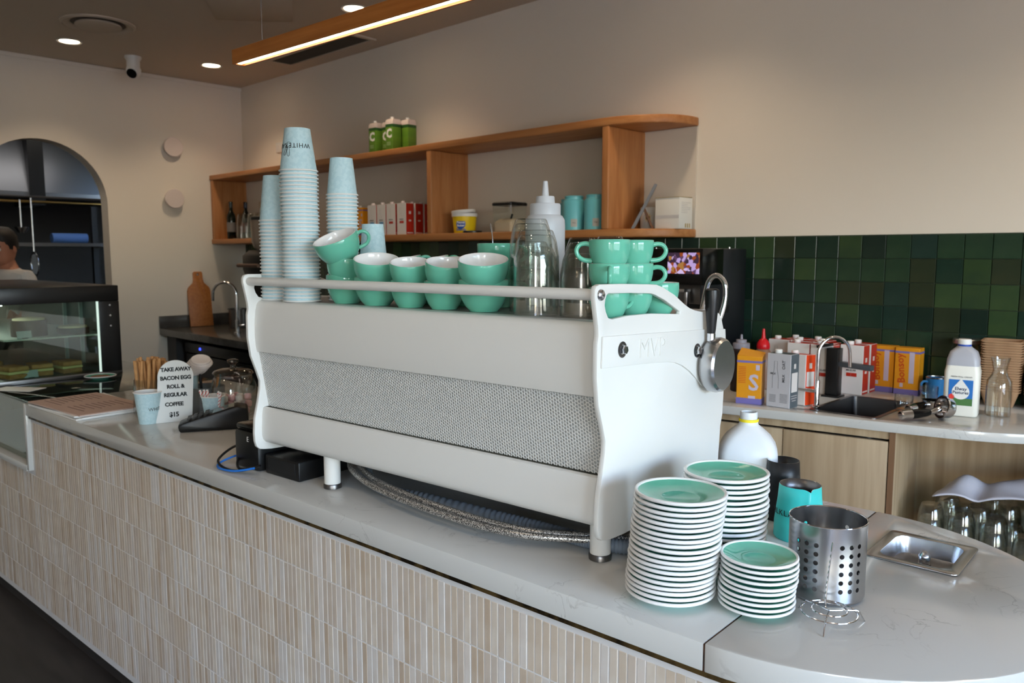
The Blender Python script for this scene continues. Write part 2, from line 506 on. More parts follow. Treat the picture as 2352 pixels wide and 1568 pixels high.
MB().lathe([(0, 0), (.058, 0), (.058, -.012), (.046, -.03), (.046, -.075), (.05, -.09)], 24).build('mount', WHITE_P, t)
MB().lathe([(0, .052), (.03, .045), (.05, .018), (.052, 0), (.045, -.028), (.03, -.045), (0, -.05)], 24).build('dome', WHITE_P, t, (0, 0, -.1), (0, R(30), 0))
MB().lathe([(0, .0), (.033, .0), (.036, -.004), (.036, -.01), (0, -.01)], 20).build('lens_ring', BLACK_G, t, (.033, -.025, -.125), (R(-38), R(-42), 0))

# pendant bar over the counter
PA = R(2.8)
t = thing('pendant_light', 'long oak pendant light bar with a glowing white strip underneath', 'light', (-3.088, 1.588, 2.25), PA)
PL = 3.1
mb = MB(); mb.box(0, PL, 0, .008, 0, .055); mb.box(0, PL, .045, .053, 0, .055); mb.box(0, PL, .008, .045, .045, .055); mb.box(0, .012, .008, .045, 0, .045); mb.box(PL - .012, PL, .008, .045, 0, .045)
mb.build('housing', PEND, t, smooth=0)
MB().box(.012, PL - .012, .013, .034, .004, .012).build('diffuser', mat('glow_strip', (255, 255, 255), .5, emis=(255, 244, 228), estr=9), t)
MB().box(.012, PL - .012, .008, .045, .012, .016).build('inner_lining', DARK, t)
for x in (.18, PL - .18): MB().tube([(x, .0265, .055), (x, .0265, ZC - 2.25)], .0016, 6).build('cable', STEEL, t)
# ---------------------------------------------------------------- front counter
CA = R(2.8)
CO = Vector((-.592, 1.033, 0))
cu = Vector((math.cos(CA), math.sin(CA), 0)); cw = Vector((-math.sin(CA), math.cos(CA), 0))
ZT = .91
def C2(u, w, z=ZT): return tuple(CO + cu * u + cw * w + Vector((0, 0, z)))
def cr(x, y):
    d = Vector((x, y, 0)) - CO
    return d.dot(cu), d.dot(cw)
def px(p):
    v = Vector(p) - Vector((0, 0, CAM_H)); z = v.dot(Fv)
    return 1176 + 1830 * v.dot(rt) / z, 784 - 1830 * v.dot(Uv) / z, z
def end_curve(inset, n=36):
    a, b, c = .43 - inset, .415 - inset, .415
    return [(a * math.cos(t), c + b * math.sin(t)) for t in [-PI / 2 + PI * i / n for i in range(n + 1)]]
def holed(name, outer, holes, z0, z1, mats, parent=None, loc=(0, 0, 0), rot=(0, 0, 0), bevel=None, smooth=35, M=None, bseg=2):
    """flat plate with real holes"""
    bm = bmesh.new()
    loops = []
    for lp in [outer] + holes:
        vs = [bm.verts.new((x, y, z0)) for x, y in lp]
        es = [bm.edges.new((vs[i], vs[(i + 1) % len(vs)])) for i in range(len(vs))]
        loops.append((vs, es))
    r = bmesh.ops.triangle_fill(bm, use_beauty=True, edges=[e for _, es in loops for e in es])
    bot = [f for f in bm.faces]
    ex = bmesh.ops.extrude_face_region(bm, geom=bot)
    bmesh.ops.translate(bm, verts=[g for g in ex['geom'] if isinstance(g, bmesh.types.BMVert)], vec=(0, 0, z1 - z0))
    bmesh.ops.recalc_face_normals(bm, faces=bm.faces)
    bmesh.ops.dissolve_limit(bm, angle_limit=R(1), verts=bm.verts, edges=bm.edges)
    if bevel:
        ed = [e for e in bm.edges if len(e.link_faces) == 2 and e.calc_face_angle(0) > R(60)]
        bmesh.ops.bevel(bm, geom=ed, offset=bevel, segments=bseg, profile=.5, affect='EDGES', clamp_overlap=True)
    if M is not None: bmesh.ops.transform(bm, matrix=M, verts=bm.verts)
    me = bpy.data.meshes.new(name)
    bm.to_mesh(me); bm.free()
    for m_ in (mats if isinstance(mats, (list, tuple)) else [mats]): me.materials.append(m_)
    if smooth:
        me.polygons.foreach_set('use_smooth', [True] * len(me.polygons)); me.set_sharp_from_angle(angle=R(smooth))
    return place(name, me, parent, loc, rot)

TH = .046
UL = -2.945
o = MB().prism([(UL, 0), (-.0012, 0), (-.0012, .83), (UL, .83)], ZT - TH, ZT).build('counter_worktop', STONE, None, (CO.x, CO.y, 0), (0, 0, CA), bevel=.0025)
tag(o, 'long straight pale quartz worktop carrying the coffee machine', 'worktop')
rin = [cr(-.552, 1.565), cr(-.39, 1.574), cr(-.396, 1.758), cr(-.555, 1.732)]
ru = (min(p[0] for p in rin), max(p[0] for p in rin)); rw = (min(p[1] for p in rin), max(p[1] for p in rin))
hole = rrect(ru[0] + .016, ru[1] - .016, rw[0] + .016, rw[1] - .016, .025, 5)
o = holed('counter_worktop', [(.0012, 0)] + end_curve(0)[1:-1] + [(.0012, .83)], [hole], ZT - TH, ZT, STONE, None, (CO.x, CO.y, 0), (0, 0, CA), bevel=.0025)
tag(o, 'rounded end slab of pale quartz worktop round the small sink', 'worktop')

base = thing('service_counter', 'white counter front clad in thin upright travertine tiles', 'counter', (CO.x, CO.y, 0), CA)
UE = -4.3
prof = lambda ins: [(UL + .005, ins)] + [p for p in end_curve(ins)] + [(UL + .005, .83 - ins)]
MB().prism(prof(.016), .055, ZT - TH - .012).build('carcass', GROUT, base, smooth=20)
MB().prism([(UE, .016), (UL + .005, .016), (UL + .005, .80), (UE, .80)], .055, .64).build('carcass', GROUT, base, smooth=0)
MB().prism(prof(.008), ZT - TH - .012, ZT - TH - .0005).build('metal_strip', BRASS, base, smooth=20)
MB().prism([(UE, .03), (0, .03)] + end_curve(.03)[1:] + [(UE, .8)], 0, .055).build('skirting', SKIRT, base, smooth=20)
MB().box(UL - .012, UL + .012, -.001, .05, .64, ZT - .0005).build('end_cheek', STONE, base, bevel=.002)
MB().box(UE, UL - .012, -.002, .06, .635, .66).build('display_sill', STONE, base, bevel=.002)
MB().box(-.0011, .0011, .001, .828, ZT - TH, ZT - .0015).build('seam', RUST, base, smooth=0)
TPU, RP, TT = .0182, .1085, .838
tme = [MB().box(-.0078, .0078, -.0015, .003, -.0529, .0529).mesh('tile', m_, bevel=.0008, bseg=1, smooth=0) for m_ in TRAV]
cand = []
ncol = int((-UE) / TPU)
ec = end_curve(.016, 200)
cum = [0]
for i in range(1, len(ec)): cum.append(cum[-1] + math.dist(ec[i], ec[i - 1]))
for r in range(8):
    zc = TT - RP * (r + .5)
    hh = 1.0
    z_lo = zc - .0533
    if z_lo < .05: continue
    for c in range(ncol):
        u = -TPU * (c + .5)
        if u < UL + .025 and zc > .60: continue
        cand.append((u, .0165, 0.0, zc))
    for c in range(int(.75 / TPU)):
        s = TPU * (c + .5)
        for i in range(1, len(ec)):
            if cum[i] >= s: break
        p, q = ec[i - 1], ec[i]
        cand.append((p[0], p[1] - .0005, math.atan2(q[1] - p[1], q[0] - p[0]), zc))
def tile_rank(c):
    P = C2(c[0], c[1], c[3]); x, y, d = px(P)
    inside = -20 < x < 2372 and y < 1590
    return (0 if inside else 1, d)
cand.sort(key=tile_rank)
rest = MB()
rr = random.Random(5)
for i, (u, w, a, z) in enumerate(cand):
    k = rr.choice([0, 0, 1, 1, 2, 3, 4, 5, 5])
    jit = (rr.uniform(-.4, .4) * .0006, rr.uniform(-.5, .5) * .001)
    if i < 300:
        place('tile', tme[k], base, (u, w + jit[0], z + jit[1]), (0, 0, a))
    else:
        rest.box(-.0078, .0078, -.0015, .003, -.0529, .0529, k, T(u, w + jit[0], z + jit[1]) @ RZ(a))
o = rest.build('far_tiles', TRAV, base, smooth=0); o['kind'] = 'stuff'

# rinser sink set into the end slab
t = thing('rinser_sink', 'small stainless rinser sink let into the worktop end', 'sink', C2((ru[0] + ru[1]) / 2, (rw[0] + rw[1]) / 2), CA)
a, b = (ru[1] - ru[0]) / 2, (rw[1] - rw[0]) / 2
holed('flange', rrect(-a, a, -b, b, .012, 4), [rrect(-a + .02, a - .02, -b + .02, b - .02, .024, 5)], .0003, .0035, STEEL, t, bevel=.001)
mb = MB()
o1 = rrect(-a + .02, a - .02, -b + .02, b - .02, .024, 5); o2 = rrect(-a + .026, a - .026, -b + .026, b - .026, .022, 5); o3 = rrect(-a + .045, a - .045, -b + .045, b - .045, .015, 5)
n = len(o1)
vs = [(x, y, .002) for x, y in o1] + [(x, y, -.030) for x, y in o2] + [(x, y, -.038) for x, y in o3] + [(0, 0, -.040)]
fs = [(i, (i + 1) % n, n + (i + 1) % n, n + i) for i in range(n)] + [(n + i, n + (i + 1) % n, 2 * n + (i + 1) % n, 2 * n + i) for i in range(n)] + [(2 * n + i, 2 * n + (i + 1) % n, 3 * n) for i in range(n)]
mb.add(vs, fs); mb.build('basin', STEEL, t, smooth=50)
MB().lathe([(.024, -.039), (.018, -.033), (.011, -.022), (0, -.022)], 20).build('nozzle_seal', BLACK, t, (.005, 0, 0))
MB().lathe([(.0095, -.024), (.011, -.02), (.011, -.008), (.010, -.003), (.004, .004), (0, .005)], 20).build('nozzle', STEEL, t, (.005, 0, 0))
# ---------------------------------------------------------------- espresso machine (three-group, customer side)
MA = R(4.7)
MO = Vector((-.853, 1.122, ZT))
mu_ = Vector((math.cos(MA), math.sin(MA), 0)); mw_ = Vector((-math.sin(MA), math.cos(MA), 0))
def MC(u, w, z=0.467): return tuple(MO + mu_ * u + mw_ * w + Vector((0, 0, z)))
ML = 1.09
em = thing('espresso_machine', 'large matt white espresso machine with perforated mesh band and cup rail', 'coffee machine', tuple(MO), MA)
SIDE = Matrix(((0, 0, 1, 0), (1, 0, 0, 0), (0, 1, 0, 0), (0, 0, 0, 1)))
side = [(.073, .063), (.032, .065), (.010, .068), (-.004, .071), (-.013, .079), (-.017, .094), (-.018, .116), (-.015, .155), (-.004, .199), (.003, .233), (.004, .254), (-.006, .284), (-.02, .322),
        (-.027, .371), (-.0265, .431), (-.023, .446), (-.024, .46), (-.029, .484), (-.036, .516), (-.0355, .526), (-.031, .533), (-.021, .536), (.052, .535), (.158, .531), (.18, .5295), (.204, .524), (.253, .507),
        (.295, .487), (.32, .477), (.344, .471), (.376, .466), (.448, .462), (.463, .457), (.475, .445), (.490, .415), (.499, .35), (.498, .295), (.494, .227), (.485, .201), (.483, .179), (.475, .09), (.46, .07)]
hole_s = [(.007, .519), (.08, .517), (.159, .513), (.174, .510), (.213, .498), (.279, .472), (.277, .467), (.16, .475), (.074, .476), (.021, .473), (.008, .476), (0, .487), (-.004, .499), (-.002, .509), (.002, .516)]
for x, nm in ((-.011, 'side_panel'), (-ML, 'side_panel')):
    holed(nm, side, [hole_s], 0, .011, WHITE, em, M=T(x, 0, 0) @ SIDE, bevel=.0018)
def sheet(prof, x0, x1, th=.003):
    n = len(prof); back = [(w + th, z) for w, z in reversed(prof)]
    return MB().prism(prof + back, x0, x1, M=SIDE)
XI0, XI1 = -ML + .0112, -.0112
sheet([(.05, .4665), (.016, .4675), (.007, .465), (.001, .458), (-.004, .44), (-.0075, .41), (-.0085, .375), (-.006, .345), (-.0035, .333), (.004, .3325)], XI0, XI1).build('upper_front_panel', WHITE, em, smooth=50)
sheet([(.03, .1835), (.014, .1835), (.009, .181), (.006, .165), (.0035, .13), (.003, .108), (.006, .097), (.014, .088), (.035, .083), (.09, .081)], XI0, XI1).build('lower_front_panel', WHITE, em, smooth=50)
# perforated band: real hexagonal holes
p0, p1 = Vector((0, .0025, .3335)), Vector((0, .0265, .1835))
sdir = (p1 - p0); slen = sdir.length; sdir.normalize(); snrm = Vector((0, -sdir.z, sdir.y)); snrm = -snrm if snrm.y > 0 else snrm
D = .0072; CS = D * .8660254; RO = D / math.sqrt(3); RI = RO * .74
hx = [(math.cos(R(60 * k)), math.sin(R(60 * k))) for k in range(6)]
vs, fs = [], []
ncols = int((XI1 - XI0) / CS); nrows = int(slen / D)
for c in range(ncols):
    for r in range(nrows):
        x = XI0 + CS * (c + .5); s = D * (r + .5 + (.5 if c % 2 else 0))
        if s > slen: continue
        o_ = len(vs)
        for rad, dep in ((RO, 0), (RI, 0), (RI, -.0014)):
            for a, b in hx:
                vs.append(tuple(Vector((x + rad * a, 0, 0)) + p0 + sdir * (s + rad * b) + snrm * dep))
        for k in range(6):
            k2 = (k + 1) % 6
            fs.append((o_ + k, o_ + k2, o_ + 6 + k2, o_ + 6 + k)); fs.append((o_ + 6 + k, o_ + 6 + k2, o_ + 12 + k2, o_ + 12 + k))
MB().add(vs, fs).build('mesh_panel', WHITE, em, smooth=0)
mb = MB(); mb.prism([(.007, .345), (.032, .175), (.036, .175), (.011, .345)], XI0, XI1, M=SIDE); mb.build('mesh_backing', mat('mesh_backing_grey', (198, 196, 192), .5), em)
MB().box(XI0, XI1, .04, .455, .083, .44).build('body_shell', mat('machine_inner_dark', (40, 40, 42), .5), em)
MB().box(XI0, XI1, .42, .46, .2, .46).build('rear_panel', WHITE, em, bevel=.004)
MB().box(XI0, XI1, .012, .445, .452, .4665).build('cup_tray', mat('tray_steel', (150, 150, 150), .4, metal=.8), em, bevel=.002)
mb = MB(); mb.tube([(-ML + .011, -.0185, .5175), (-.011, -.0185, .5175)], .0105, 20); mb.build('cup_rail', WHITE, em)
MB().lathe([(.0105, 0), (.0095, .003), (.006, .0055), (0, .0062)], 20, M=T(0, -.0185, .5175) @ RY(PI / 2)).build('rail_bolt', STEEL, em)
# badge plate, bolts, raised letters
plate = [(-.0145, .4445), (.125, .439), (.397, .4275), (.487, .4215), (.496, .36), (.497, .296), (.425, .2965), (.4, .299), (.376, .308), (.347, .329), (.318, .346), (.285, .361), (.255, .370), (.226, .3745), (.127, .3815), (-.0175, .3885)]
pl = MB(); pl.prism(plate, 0.0002, .0042, M=SIDE); pl = pl.build('badge_plate', WHITE, em, bevel=.0012, smooth=30)
for w, z in ((.049, .416), (.349, .386)):
    b = MB(); b.lathe([(.0145, .0), (.0150, .0008), (.0115, .0012), (.009, .001)], 24, M=T(.0042, w, z) @ RY(PI / 2)); b = b.build('washer', STEEL_D, pl)
    MB().lathe([(.0088, .0), (.0088, .007), (.0075, .0085), (0, .0085)], 6, M=T(.0045, w, z) @ RY(PI / 2) @ RZ(.3)).build('hex_bolt', CHROME, em, smooth=0)
vs, fs = text('MVP', .054, .0013, bold=-.0010, space=1.02)
MB().add(vs, fs, M=T(.0053, .158, .4085) @ RX(R(-2)) @ SIDE).build('lettering', WHITE, pl, smooth=0)
# steel dial with black lever handle
KN = T(.0045, .402, .352) @ RY(PI / 2) @ Matrix.Diagonal((1.29, 1.29, 1.0, 1))
kn = MB(); kn.lathe([(0, 0), (.036, 0), (.041, .004), (.0455, .012), (.0462, .024), (.044, .034), (.0405, .0385), (0, .0395)], 48, M=KN); kn = kn.build('steam_dial', STEEL, em, smooth=25)
MB().lathe([(.009, .052), (.009, .068), (.0075, .07), (0, .07)], 20, M=T(.0175, .386, .352)).build('handle_collar', CHROME, kn)
MB().lathe([(.0, .066), (.0082, .066), (.0095, .075), (.0120, .105), (.0148, .135), (.0158, .152), (.0150, .160), (.010, .1635), (0, .1615)], 24, M=T(.0175, .386, .352)).build('lever_handle', BLACK, kn)
# steam wand and feet
wp = spline([(-.032, .475, .39), (-.030, .515, .425), (-.020, .53, .475), (-.019, .53, .515), (-.030, .53, .5345), (-.046, .53, .538), (-.060, .53, .524), (-.069, .53, .49), (-.075, .53, .455)], 6)
MB().tube(wp, .0062, 14).build('steam_wand', CHROME, em)
MB().lathe([(.0062, 0), (.0075, -.003), (.0075, -.014), (.004, -.02), (0, -.02)], 14, M=T(-.075, .53, .455) @ RY(R(9))).build('wand_tip', CHROME, em)
for x, y in ((-.055, .076), (-.838, .045), (-.055, .42), (-.838, .42)):
    lg = MB(); lg.lathe([(0, .012), (.0205, .012), (.0205, .0835), (0, .0835)], 28, M=T(x, y, 0)); lg = lg.build('leg', WHITE, em)
    MB().lathe([(0, 0), (.020, 0), (.0225, .001), (.0228, .010), (.0212, .0128), (0, .0128)], 28, M=T(x, y, 0)).build('foot_ring', STEEL_D, lg)

# hoses on the worktop under the machine
BRAID = mat('braided_steel', (214, 210, 204), .35, metal=.6, col2=(80, 78, 76), scale=420, lo=.45, hi=.55)
GREYH = mat('grey_hose', (120, 128, 138), .5)
def hose(name, pts, r, m_, lab, ridge=0, seg=10):
    P = spline(pts, 10 if not ridge else 40)
    rs = [r * (1 + (ridge * (1 if (i // 2) % 2 else -1))) for i in range(len(P))] if ridge else r
    return tag(MB().tube(P, rs, seg).build(name, m_, smooth=60), lab, 'hose')
br = [(-1.74, 1.22, .975), (-1.69, 1.15, .962), (-1.577, 1.108, .952), (-1.431, 1.088, .948), (-1.276, 1.088, .944), (-1.152, 1.102, .94), (-1.054, 1.135, .936), (-.965, 1.205, .932), (-.90, 1.255, .93), (-.875, 1.36, .925)]
hose('braided_hose', br, .0075, BRAID, 'front braided steel water hose curving under the white machine')
hose('braided_hose', [(x + .010, y + .020, z + .004) for i, (x, y, z) in enumerate(br)], .0075, BRAID, 'rear braided steel water hose curving under the white machine')
hose('drain_hose', [(-1.73, 1.27, .975), (-1.64, 1.165, .945), (-1.53, 1.145, .927), (-1.40, 1.168, .926), (-1.213, 1.19, .926), (-1.093, 1.205, .926), (-.993, 1.215, .926), (-.93, 1.225, .926), (-.872, 1.255, .926)], .0145, GREYH, 'ribbed grey plastic drain hose lying behind the braided hoses', ridge=.07, seg=14)
t = thing('receipt_printer', 'black receipt printer standing left of the white machine', 'printer', (-2.015, 1.105, ZT), MA)
MB().box(-.058, .058, -.075, .085, 0, .108).build('body', BLACK, t, bevel=.012)
MB().box(-.054, .054, -.07, .08, .106, .124).build('paper_cover', BLACK_G, t, bevel=.007)
vs, fs = text('E', .02, .0004); MB().add(vs, fs, M=T(.012, -.0757, .085) @ RX(PI / 2)).build('lettering', WHITE_P, t, smooth=0)
t = thing('power_supply', 'low black box on the worktop under the machine', 'box', (-1.872, 1.145, ZT), MA)
MB().box(-.075, .075, -.09, .09, 0, .052).build('case', BLACK, t, bevel=.004)
MB().box(-.06, .06, -.0915, -.089, .012, .046).build('front_label', DARK, t)
BLUEC = mat('blue_cable', (30, 110, 200), .5)
cb = spline([(-1.93, 1.03, .935), (-1.98, .995, .918), (-2.05, .985, .916), (-2.11, 1.0, .925), (-2.12, 1.05, .95), (-2.085, 1.09, .965), (-2.05, 1.03, .935), (-1.99, 1.0, .922), (-1.94, 1.02, .93)], 8)
tag(MB().tube(cb, .0035, 8).build('power_cable', BLACK), 'looped black cable beside the receipt printer', 'cable')
tag(MB().tube(spline([(-1.935, 1.015, .93), (-1.99, .985, .918), (-2.06, .975, .916), (-2.105, 1.005, .918), (-2.10, 1.06, .93), (-2.08, 1.12, .93)], 8), .003, 8).build('network_cable', BLUEC), 'thin blue network cable looping beside the black printer', 'cable')
# ---------------------------------------------------------------- paper cups stacked upside down on the machine
PAPER = mat('blue_paper', (184, 214, 222), .6, col2=(194, 221, 228), scale=110, detail=1, lo=.47, hi=.53)
PAPER_W = mat('white_paper', (240, 238, 234), .55)
def paper_cup(name, label, loc, rr_, rb, H, group=None, up=False):
    """up=False: rim down on the surface"""
    t = thing(name, label, 'paper cup', loc, 0, group)
    s = (lambda z: z) if up else (lambda z: H - z)
    w = MB()
    if up:
        w.lathe([(0, .006), (rb - .002, .006), (rb - .001, 0), (rb, 0), (rr_ - .001, H - .002), (rr_ - .0025, H - .002), (rb - .002, .008)], 36, mis=[1, 1, 0, 0, 1, 1])
    else:
        w.lathe([(rr_ - .001, .003), (rb, H), (rb - .0012, H), (rb - .003, H - .005), (0, H - .005)], 36, mis=[0, 0, 1, 0])
    w.build('cup_wall', [PAPER, PAPER_W], t)
    z0 = s(H - .0022)
    MB().lathe([(rr_ + .0022 * math.cos(a), z0 + .0022 * math.sin(a)) for a in [2 * PI * k / 8 for k in range(9)]], 36).build('rolled_rim', PAPER_W, t)
    return t
def cup_stack(u, w, n, rr_, rb, H, pitch, where, group, lean=(0, 0)):
    first = None
    tops = None
    for k in range(n):   # k = 0 lowest
        loc = MC(u + lean[0] * k + random.uniform(-.0006, .0006), w + lean[1] * k + random.uniform(-.0006, .0006), .4672 + pitch * k)
        lab = 'pale blue paper cup, %s of the %s' % (from_top(n - 1 - k), where)
        if first is None: first = tops = paper_cup('paper_cup', lab, loc, rr_, rb, H, group)
        else: tops = dup(first, loc, 0, lab)
    return tops
PM = .0093
topc = cup_stack(-.952, .052, 36, .0465, .0315, .106, PM, 'tallest stack', 'paper cups in the tallest stack')
cup_stack(-1.062, .058, 23, .0435, .030, .118, PM, 'leftmost stack', 'paper cups in the left stack')
cup_stack(-.905, .150, 30, .0395, .0285, .095, PM, 'stack behind the tallest', 'paper cups in the middle stack')
cup_stack(-.845, .20, 12, .036, .0275, .095, PM, 'short stack by the tilted cup', 'paper cups in the short stack')
# print on the topmost cup (upside down, as the cup is)
va = math.atan2(-topc.location.y, -topc.location.x)      # towards the shop side
rad = lambda z: .0465 - (.0465 - .0315) * (z / .106) - .0004
vs, fs = text('WHITE', .0165, .0002, space=1.1)
MB().add(bend(vs, rad, .062, va + .12, flip=True), fs).build('lettering', INK, topc, smooth=0)
vs, fs = text('RABBIT', .0165, .0002, space=1.1)
MB().add(bend(vs, rad, .062, va - 1.45, flip=True), fs).build('lettering', INK, topc, smooth=0)
em_ = MB()
for path in ([(0, .012), (-.006, .01), (-.008, .004), (-.003, 0), (.004, .002), (.006, .008), (.002, .012)], [(-.002, .0), (-.004, -.012), (-.001, -.022), (.003, -.022), (.004, -.012), (.002, -.001)], [(-.006, .002), (-.012, -.01), (-.014, -.018), (-.010, -.02), (-.006, -.01), (-.003, 0)]):
    P = [p[:2] + (0,) for p in path]
    em_.tube(bend([tuple(v) for v in spline(P, 5)], rad, .058, va - .62), .0005, 5)
em_.build('rabbit_emblem', INK, topc)

# ---------------------------------------------------------------- mint cups on the machine
def mint_cup(label, loc, d, db, H, ha, group=None, rot=None, hr=1.0, rnd=1.0):
    """ha: world angle of handle"""
    t = thing('coffee_cup', label, 'cup', loc, ha, group, rot)
    r, b = d / 2, db / 2
    k = (lambda s: b + (r - b) * s)
    outer = [(b * .86, .0022), (b * .9, 0), (b * .98, 0), (b, .002), (k(.36), .16 * H), (k(.66), .34 * H), (k(.88), .52 * H), (k(.975), .68 * H), (k(1.0), .84 * H), (r, H - .002)]
    inner = [(r - .0008, H - .0003), (r - .0025, H), (r - .0040, H - .0015), (k(.97) - .004, .72 * H), (k(.82) - .004, .48 * H), (k(.42) - .004, .22 * H), (b * .7, .10 * H), (0, .09 * H)]
    prof = [(0, .0022)] + outer + inner
    mis = [0] * len(outer) + [0] + [1] * (len(inner) - 1)
    MB().lathe(prof, 44, mis=mis[:len(prof) - 1]).build('cup_body', [MINT, CER_W], t, smooth=60)
    x0 = k(.97) - .002
    pts = [(x0, 0, .84 * H), (x0 + .010 * hr, 0, .87 * H), (x0 + .020 * hr, 0, .82 * H), (x0 + .0255 * hr, 0, .66 * H), (x0 + .022 * hr, 0, .48 * H), (x0 + .012 * hr, 0, .36 * H), (k(.62) + .0, 0, .33 * H)]
    P = spline(pts, 5)
    MB().tube(P, [.0048 - .0006 * math.sin(PI * i / (len(P) - 1)) for i in range(len(P))], 12).build('handle', MINT, t)
    return t
vx = math.atan2(rt.y, rt.x)              # direction that points right in the photograph
G = 'mint coffee cups on the machine'
BIG, SML, ESP = (.107, .062, .067), (.091, .058, .062), (.077, .046, .059)
def col(u, w, size, n, pitch, where, angs, z0=.4672, tilt=None):
    for k in range(n):
        d, b, h = size
        lab = 'mint green coffee cup, %s %s' % (('upper', 'lower')[1 - k] if n == 2 else ('lowest', 'middle', 'top')[k] if n == 3 else 'single', where)
        c = mint_cup(lab, MC(u, w, z0 + pitch * k), d, b, h, angs[k % len(angs)], G)
        if tilt and k == n - 1:
            c.rotation_euler = (Matrix.Rotation(R(tilt[1]), 3, fw) @ Matrix.Rotation(R(tilt[0]), 3, rt) @ Matrix.Rotation(angs[k % len(angs)], 3, 'Z')).to_euler()
            c.location = Vector(c.location) + Vector((0, 0, .004)) - fw * .004
col(-.805, .078, (.100, .062, .070), 2, .041, 'one of the leftmost front pair', (vx + 2.0, vx + 1.7), tilt=(6, 5))
col(-.690, .075, BIG, 2, .042, 'one of the second front pair from the left', (vx + 1.8, vx + 1.3), tilt=(16, 3))
col(-.575, .075, SML, 2, .040, 'one of the third front pair from the left', (vx + 1.6, vx + 1.5), tilt=(15, 1))
col(-.473, .080, SML, 2, .040, 'one of the fourth front pair from the left', (vx + 1.9, vx + 1.2), tilt=(15, 6))
col(-.360, .083, BIG, 2, .042, 'one of the fifth front pair beside the glasses', (vx + 1.2, vx + 1.4), tilt=(15, 0))
e = Matrix.Rotation(R(-17), 3, fw) @ Matrix.Rotation(R(19), 3, rt) @ Matrix.Rotation(vx + .15, 3, 'Z')
c_ = mint_cup('tilted mint green cup with white inside leaning on the paper cups', MC(-.800, .068, .4672 + .041 + .060), .110, .062, .067, 0, G)
c_.rotation_euler = e.to_euler()
# second row behind
for i, (u, w, sz, a, lab, z) in enumerate([
    (-.70, .19, SML, .3, 'mint cup just showing behind the second front pair', .048), (-.61, .195, SML, .2, 'mint cup just showing behind the third front pair', .048),
    (-.52, .20, SML, 2.2, 'mint cup just showing behind the fourth front pair', .048)]):
    c_ = mint_cup('%s' % lab, MC(u, w, .4672 + z), sz[0], sz[1], sz[2], vx + a, G)
    c_.rotation_euler = (Matrix.Rotation(R((-14, -14, 6)[i]), 3, fw) @ Matrix.Rotation(R(4), 3, rt) @ Matrix.Rotation(vx + a, 3, 'Z')).to_euler()
    mint_cup(lab.replace('mint cup just showing', 'hidden lower mint cup'), MC(u, w, .4672), sz[0], sz[1], sz[2], vx + a + 1.2, G)
col(-.425, .205, SML, 2, .041, 'one of the back pair beside the glasses', (vx + .1, vx - .1))
mint_cup('mint cup holding a steel spoon behind the front cups', MC(-.428, .207, .4672 + .083), .091, .058, .062, vx - .25, G)
sp_ = thing('spoon', 'steel spoon standing in the mint cup at the back', 'spoon', MC(-.440, .207, .4672 + .098))
MB().tube(spline([(0, 0, 0), (-.003, .002, .05), (-.008, .004, .075), (-.014, .006, .092)], 4), [.0012] * 8 + [.0016, .002, .0022, .0018, .0012], 8).build('handle', STEEL, sp_)
MB().lathe([(0, -.004), (.008, -.002), (.011, .004), (.0105, .005), (.007, .001), (0, -.001)], 14, M=T(0, 0, -.002) @ RX(R(80))).build('bowl', STEEL, sp_)
# right-hand stacks behind the side panel
col(-.047, .082, ESP, 3, .0445, 'one of the stack beside the cup rail end', (vx + .6, vx - PI / 2 - .1, vx + PI))
col(-.046, .168, ESP, 3, .0445, 'one of the stack with handles to the right', (vx + .9, vx - .25, vx - .2))
mint_cup('single mint green cup at the rear of the machine top', MC(-.045, .262), .088, .055, .064, vx + 1.3, G)

# ---------------------------------------------------------------- upturned tumblers
def tumbler_mesh(rr_, rb, H, m_, name='tumbler', th=.0022, up=False, seg=32):
    s = (lambda z: z) if up else (lambda z: H - z)
    mid = rb + (rr_ - rb) * .9; m1 = rb + (rr_ - rb) * .55
    prof = [(0, s(0)), (rb * .92, s(0)), (rb, s(.003)), (m1, s(H * .22)), (mid, s(H * .5)), (mid + .0006, s(H * .53)), (mid, s(H * .55)), (rr_ * .985, s(H * .6)), (rr_, s(H - .001)), (rr_ - .001, s(H)), (rr_ - th, s(H - .001)), (rr_ * .985 - th, s(H * .6)), (mid - th, s(H * .5)), (m1 - th, s(H * .22)), (rb - th, s(.010)), (0, s(.008))]
    return MB().lathe(prof, seg).mesh(name, m_, smooth=40)
TB = tumbler_mesh(.0460, .0335, .100, GLASS_TUM); TS = tumbler_mesh(.038, .027, .090, GLASS_TUM); TF = tumbler_mesh(.0425, .030, .095, GLASS_F)
def tum_stack(u, w, me, n, pitch, where, z0=.4672):
    for k in range(n):
        o_ = place('tumbler', me, None, MC(u, w, z0 + pitch * k), (0, 0, k * .7))
        tag(o_, 'clear glass tumbler upside down, %s' % ((('lower of the ', 'upper of the ') if n == 2 else ('lowest of the ', 'middle of the ', 'top of the '))[k] + where), 'glass', 'upturned tumblers on the machine')
tum_stack(-.285, .150, TB, 3, .047, 'tallest glass stack beside the mint cups')
tum_stack(-.213, .075, TB, 3, .034, 'front glass stack behind the rail')
tum_stack(-.175, .18, TS, 3, .032, 'slim glass stack behind the front one')
tum_stack(-.125, .105, TF, 2, .036, 'smoky glass stack next to the right cups')
tum_stack(-.165, .27, TS, 3, .034, 'glass stack furthest back')
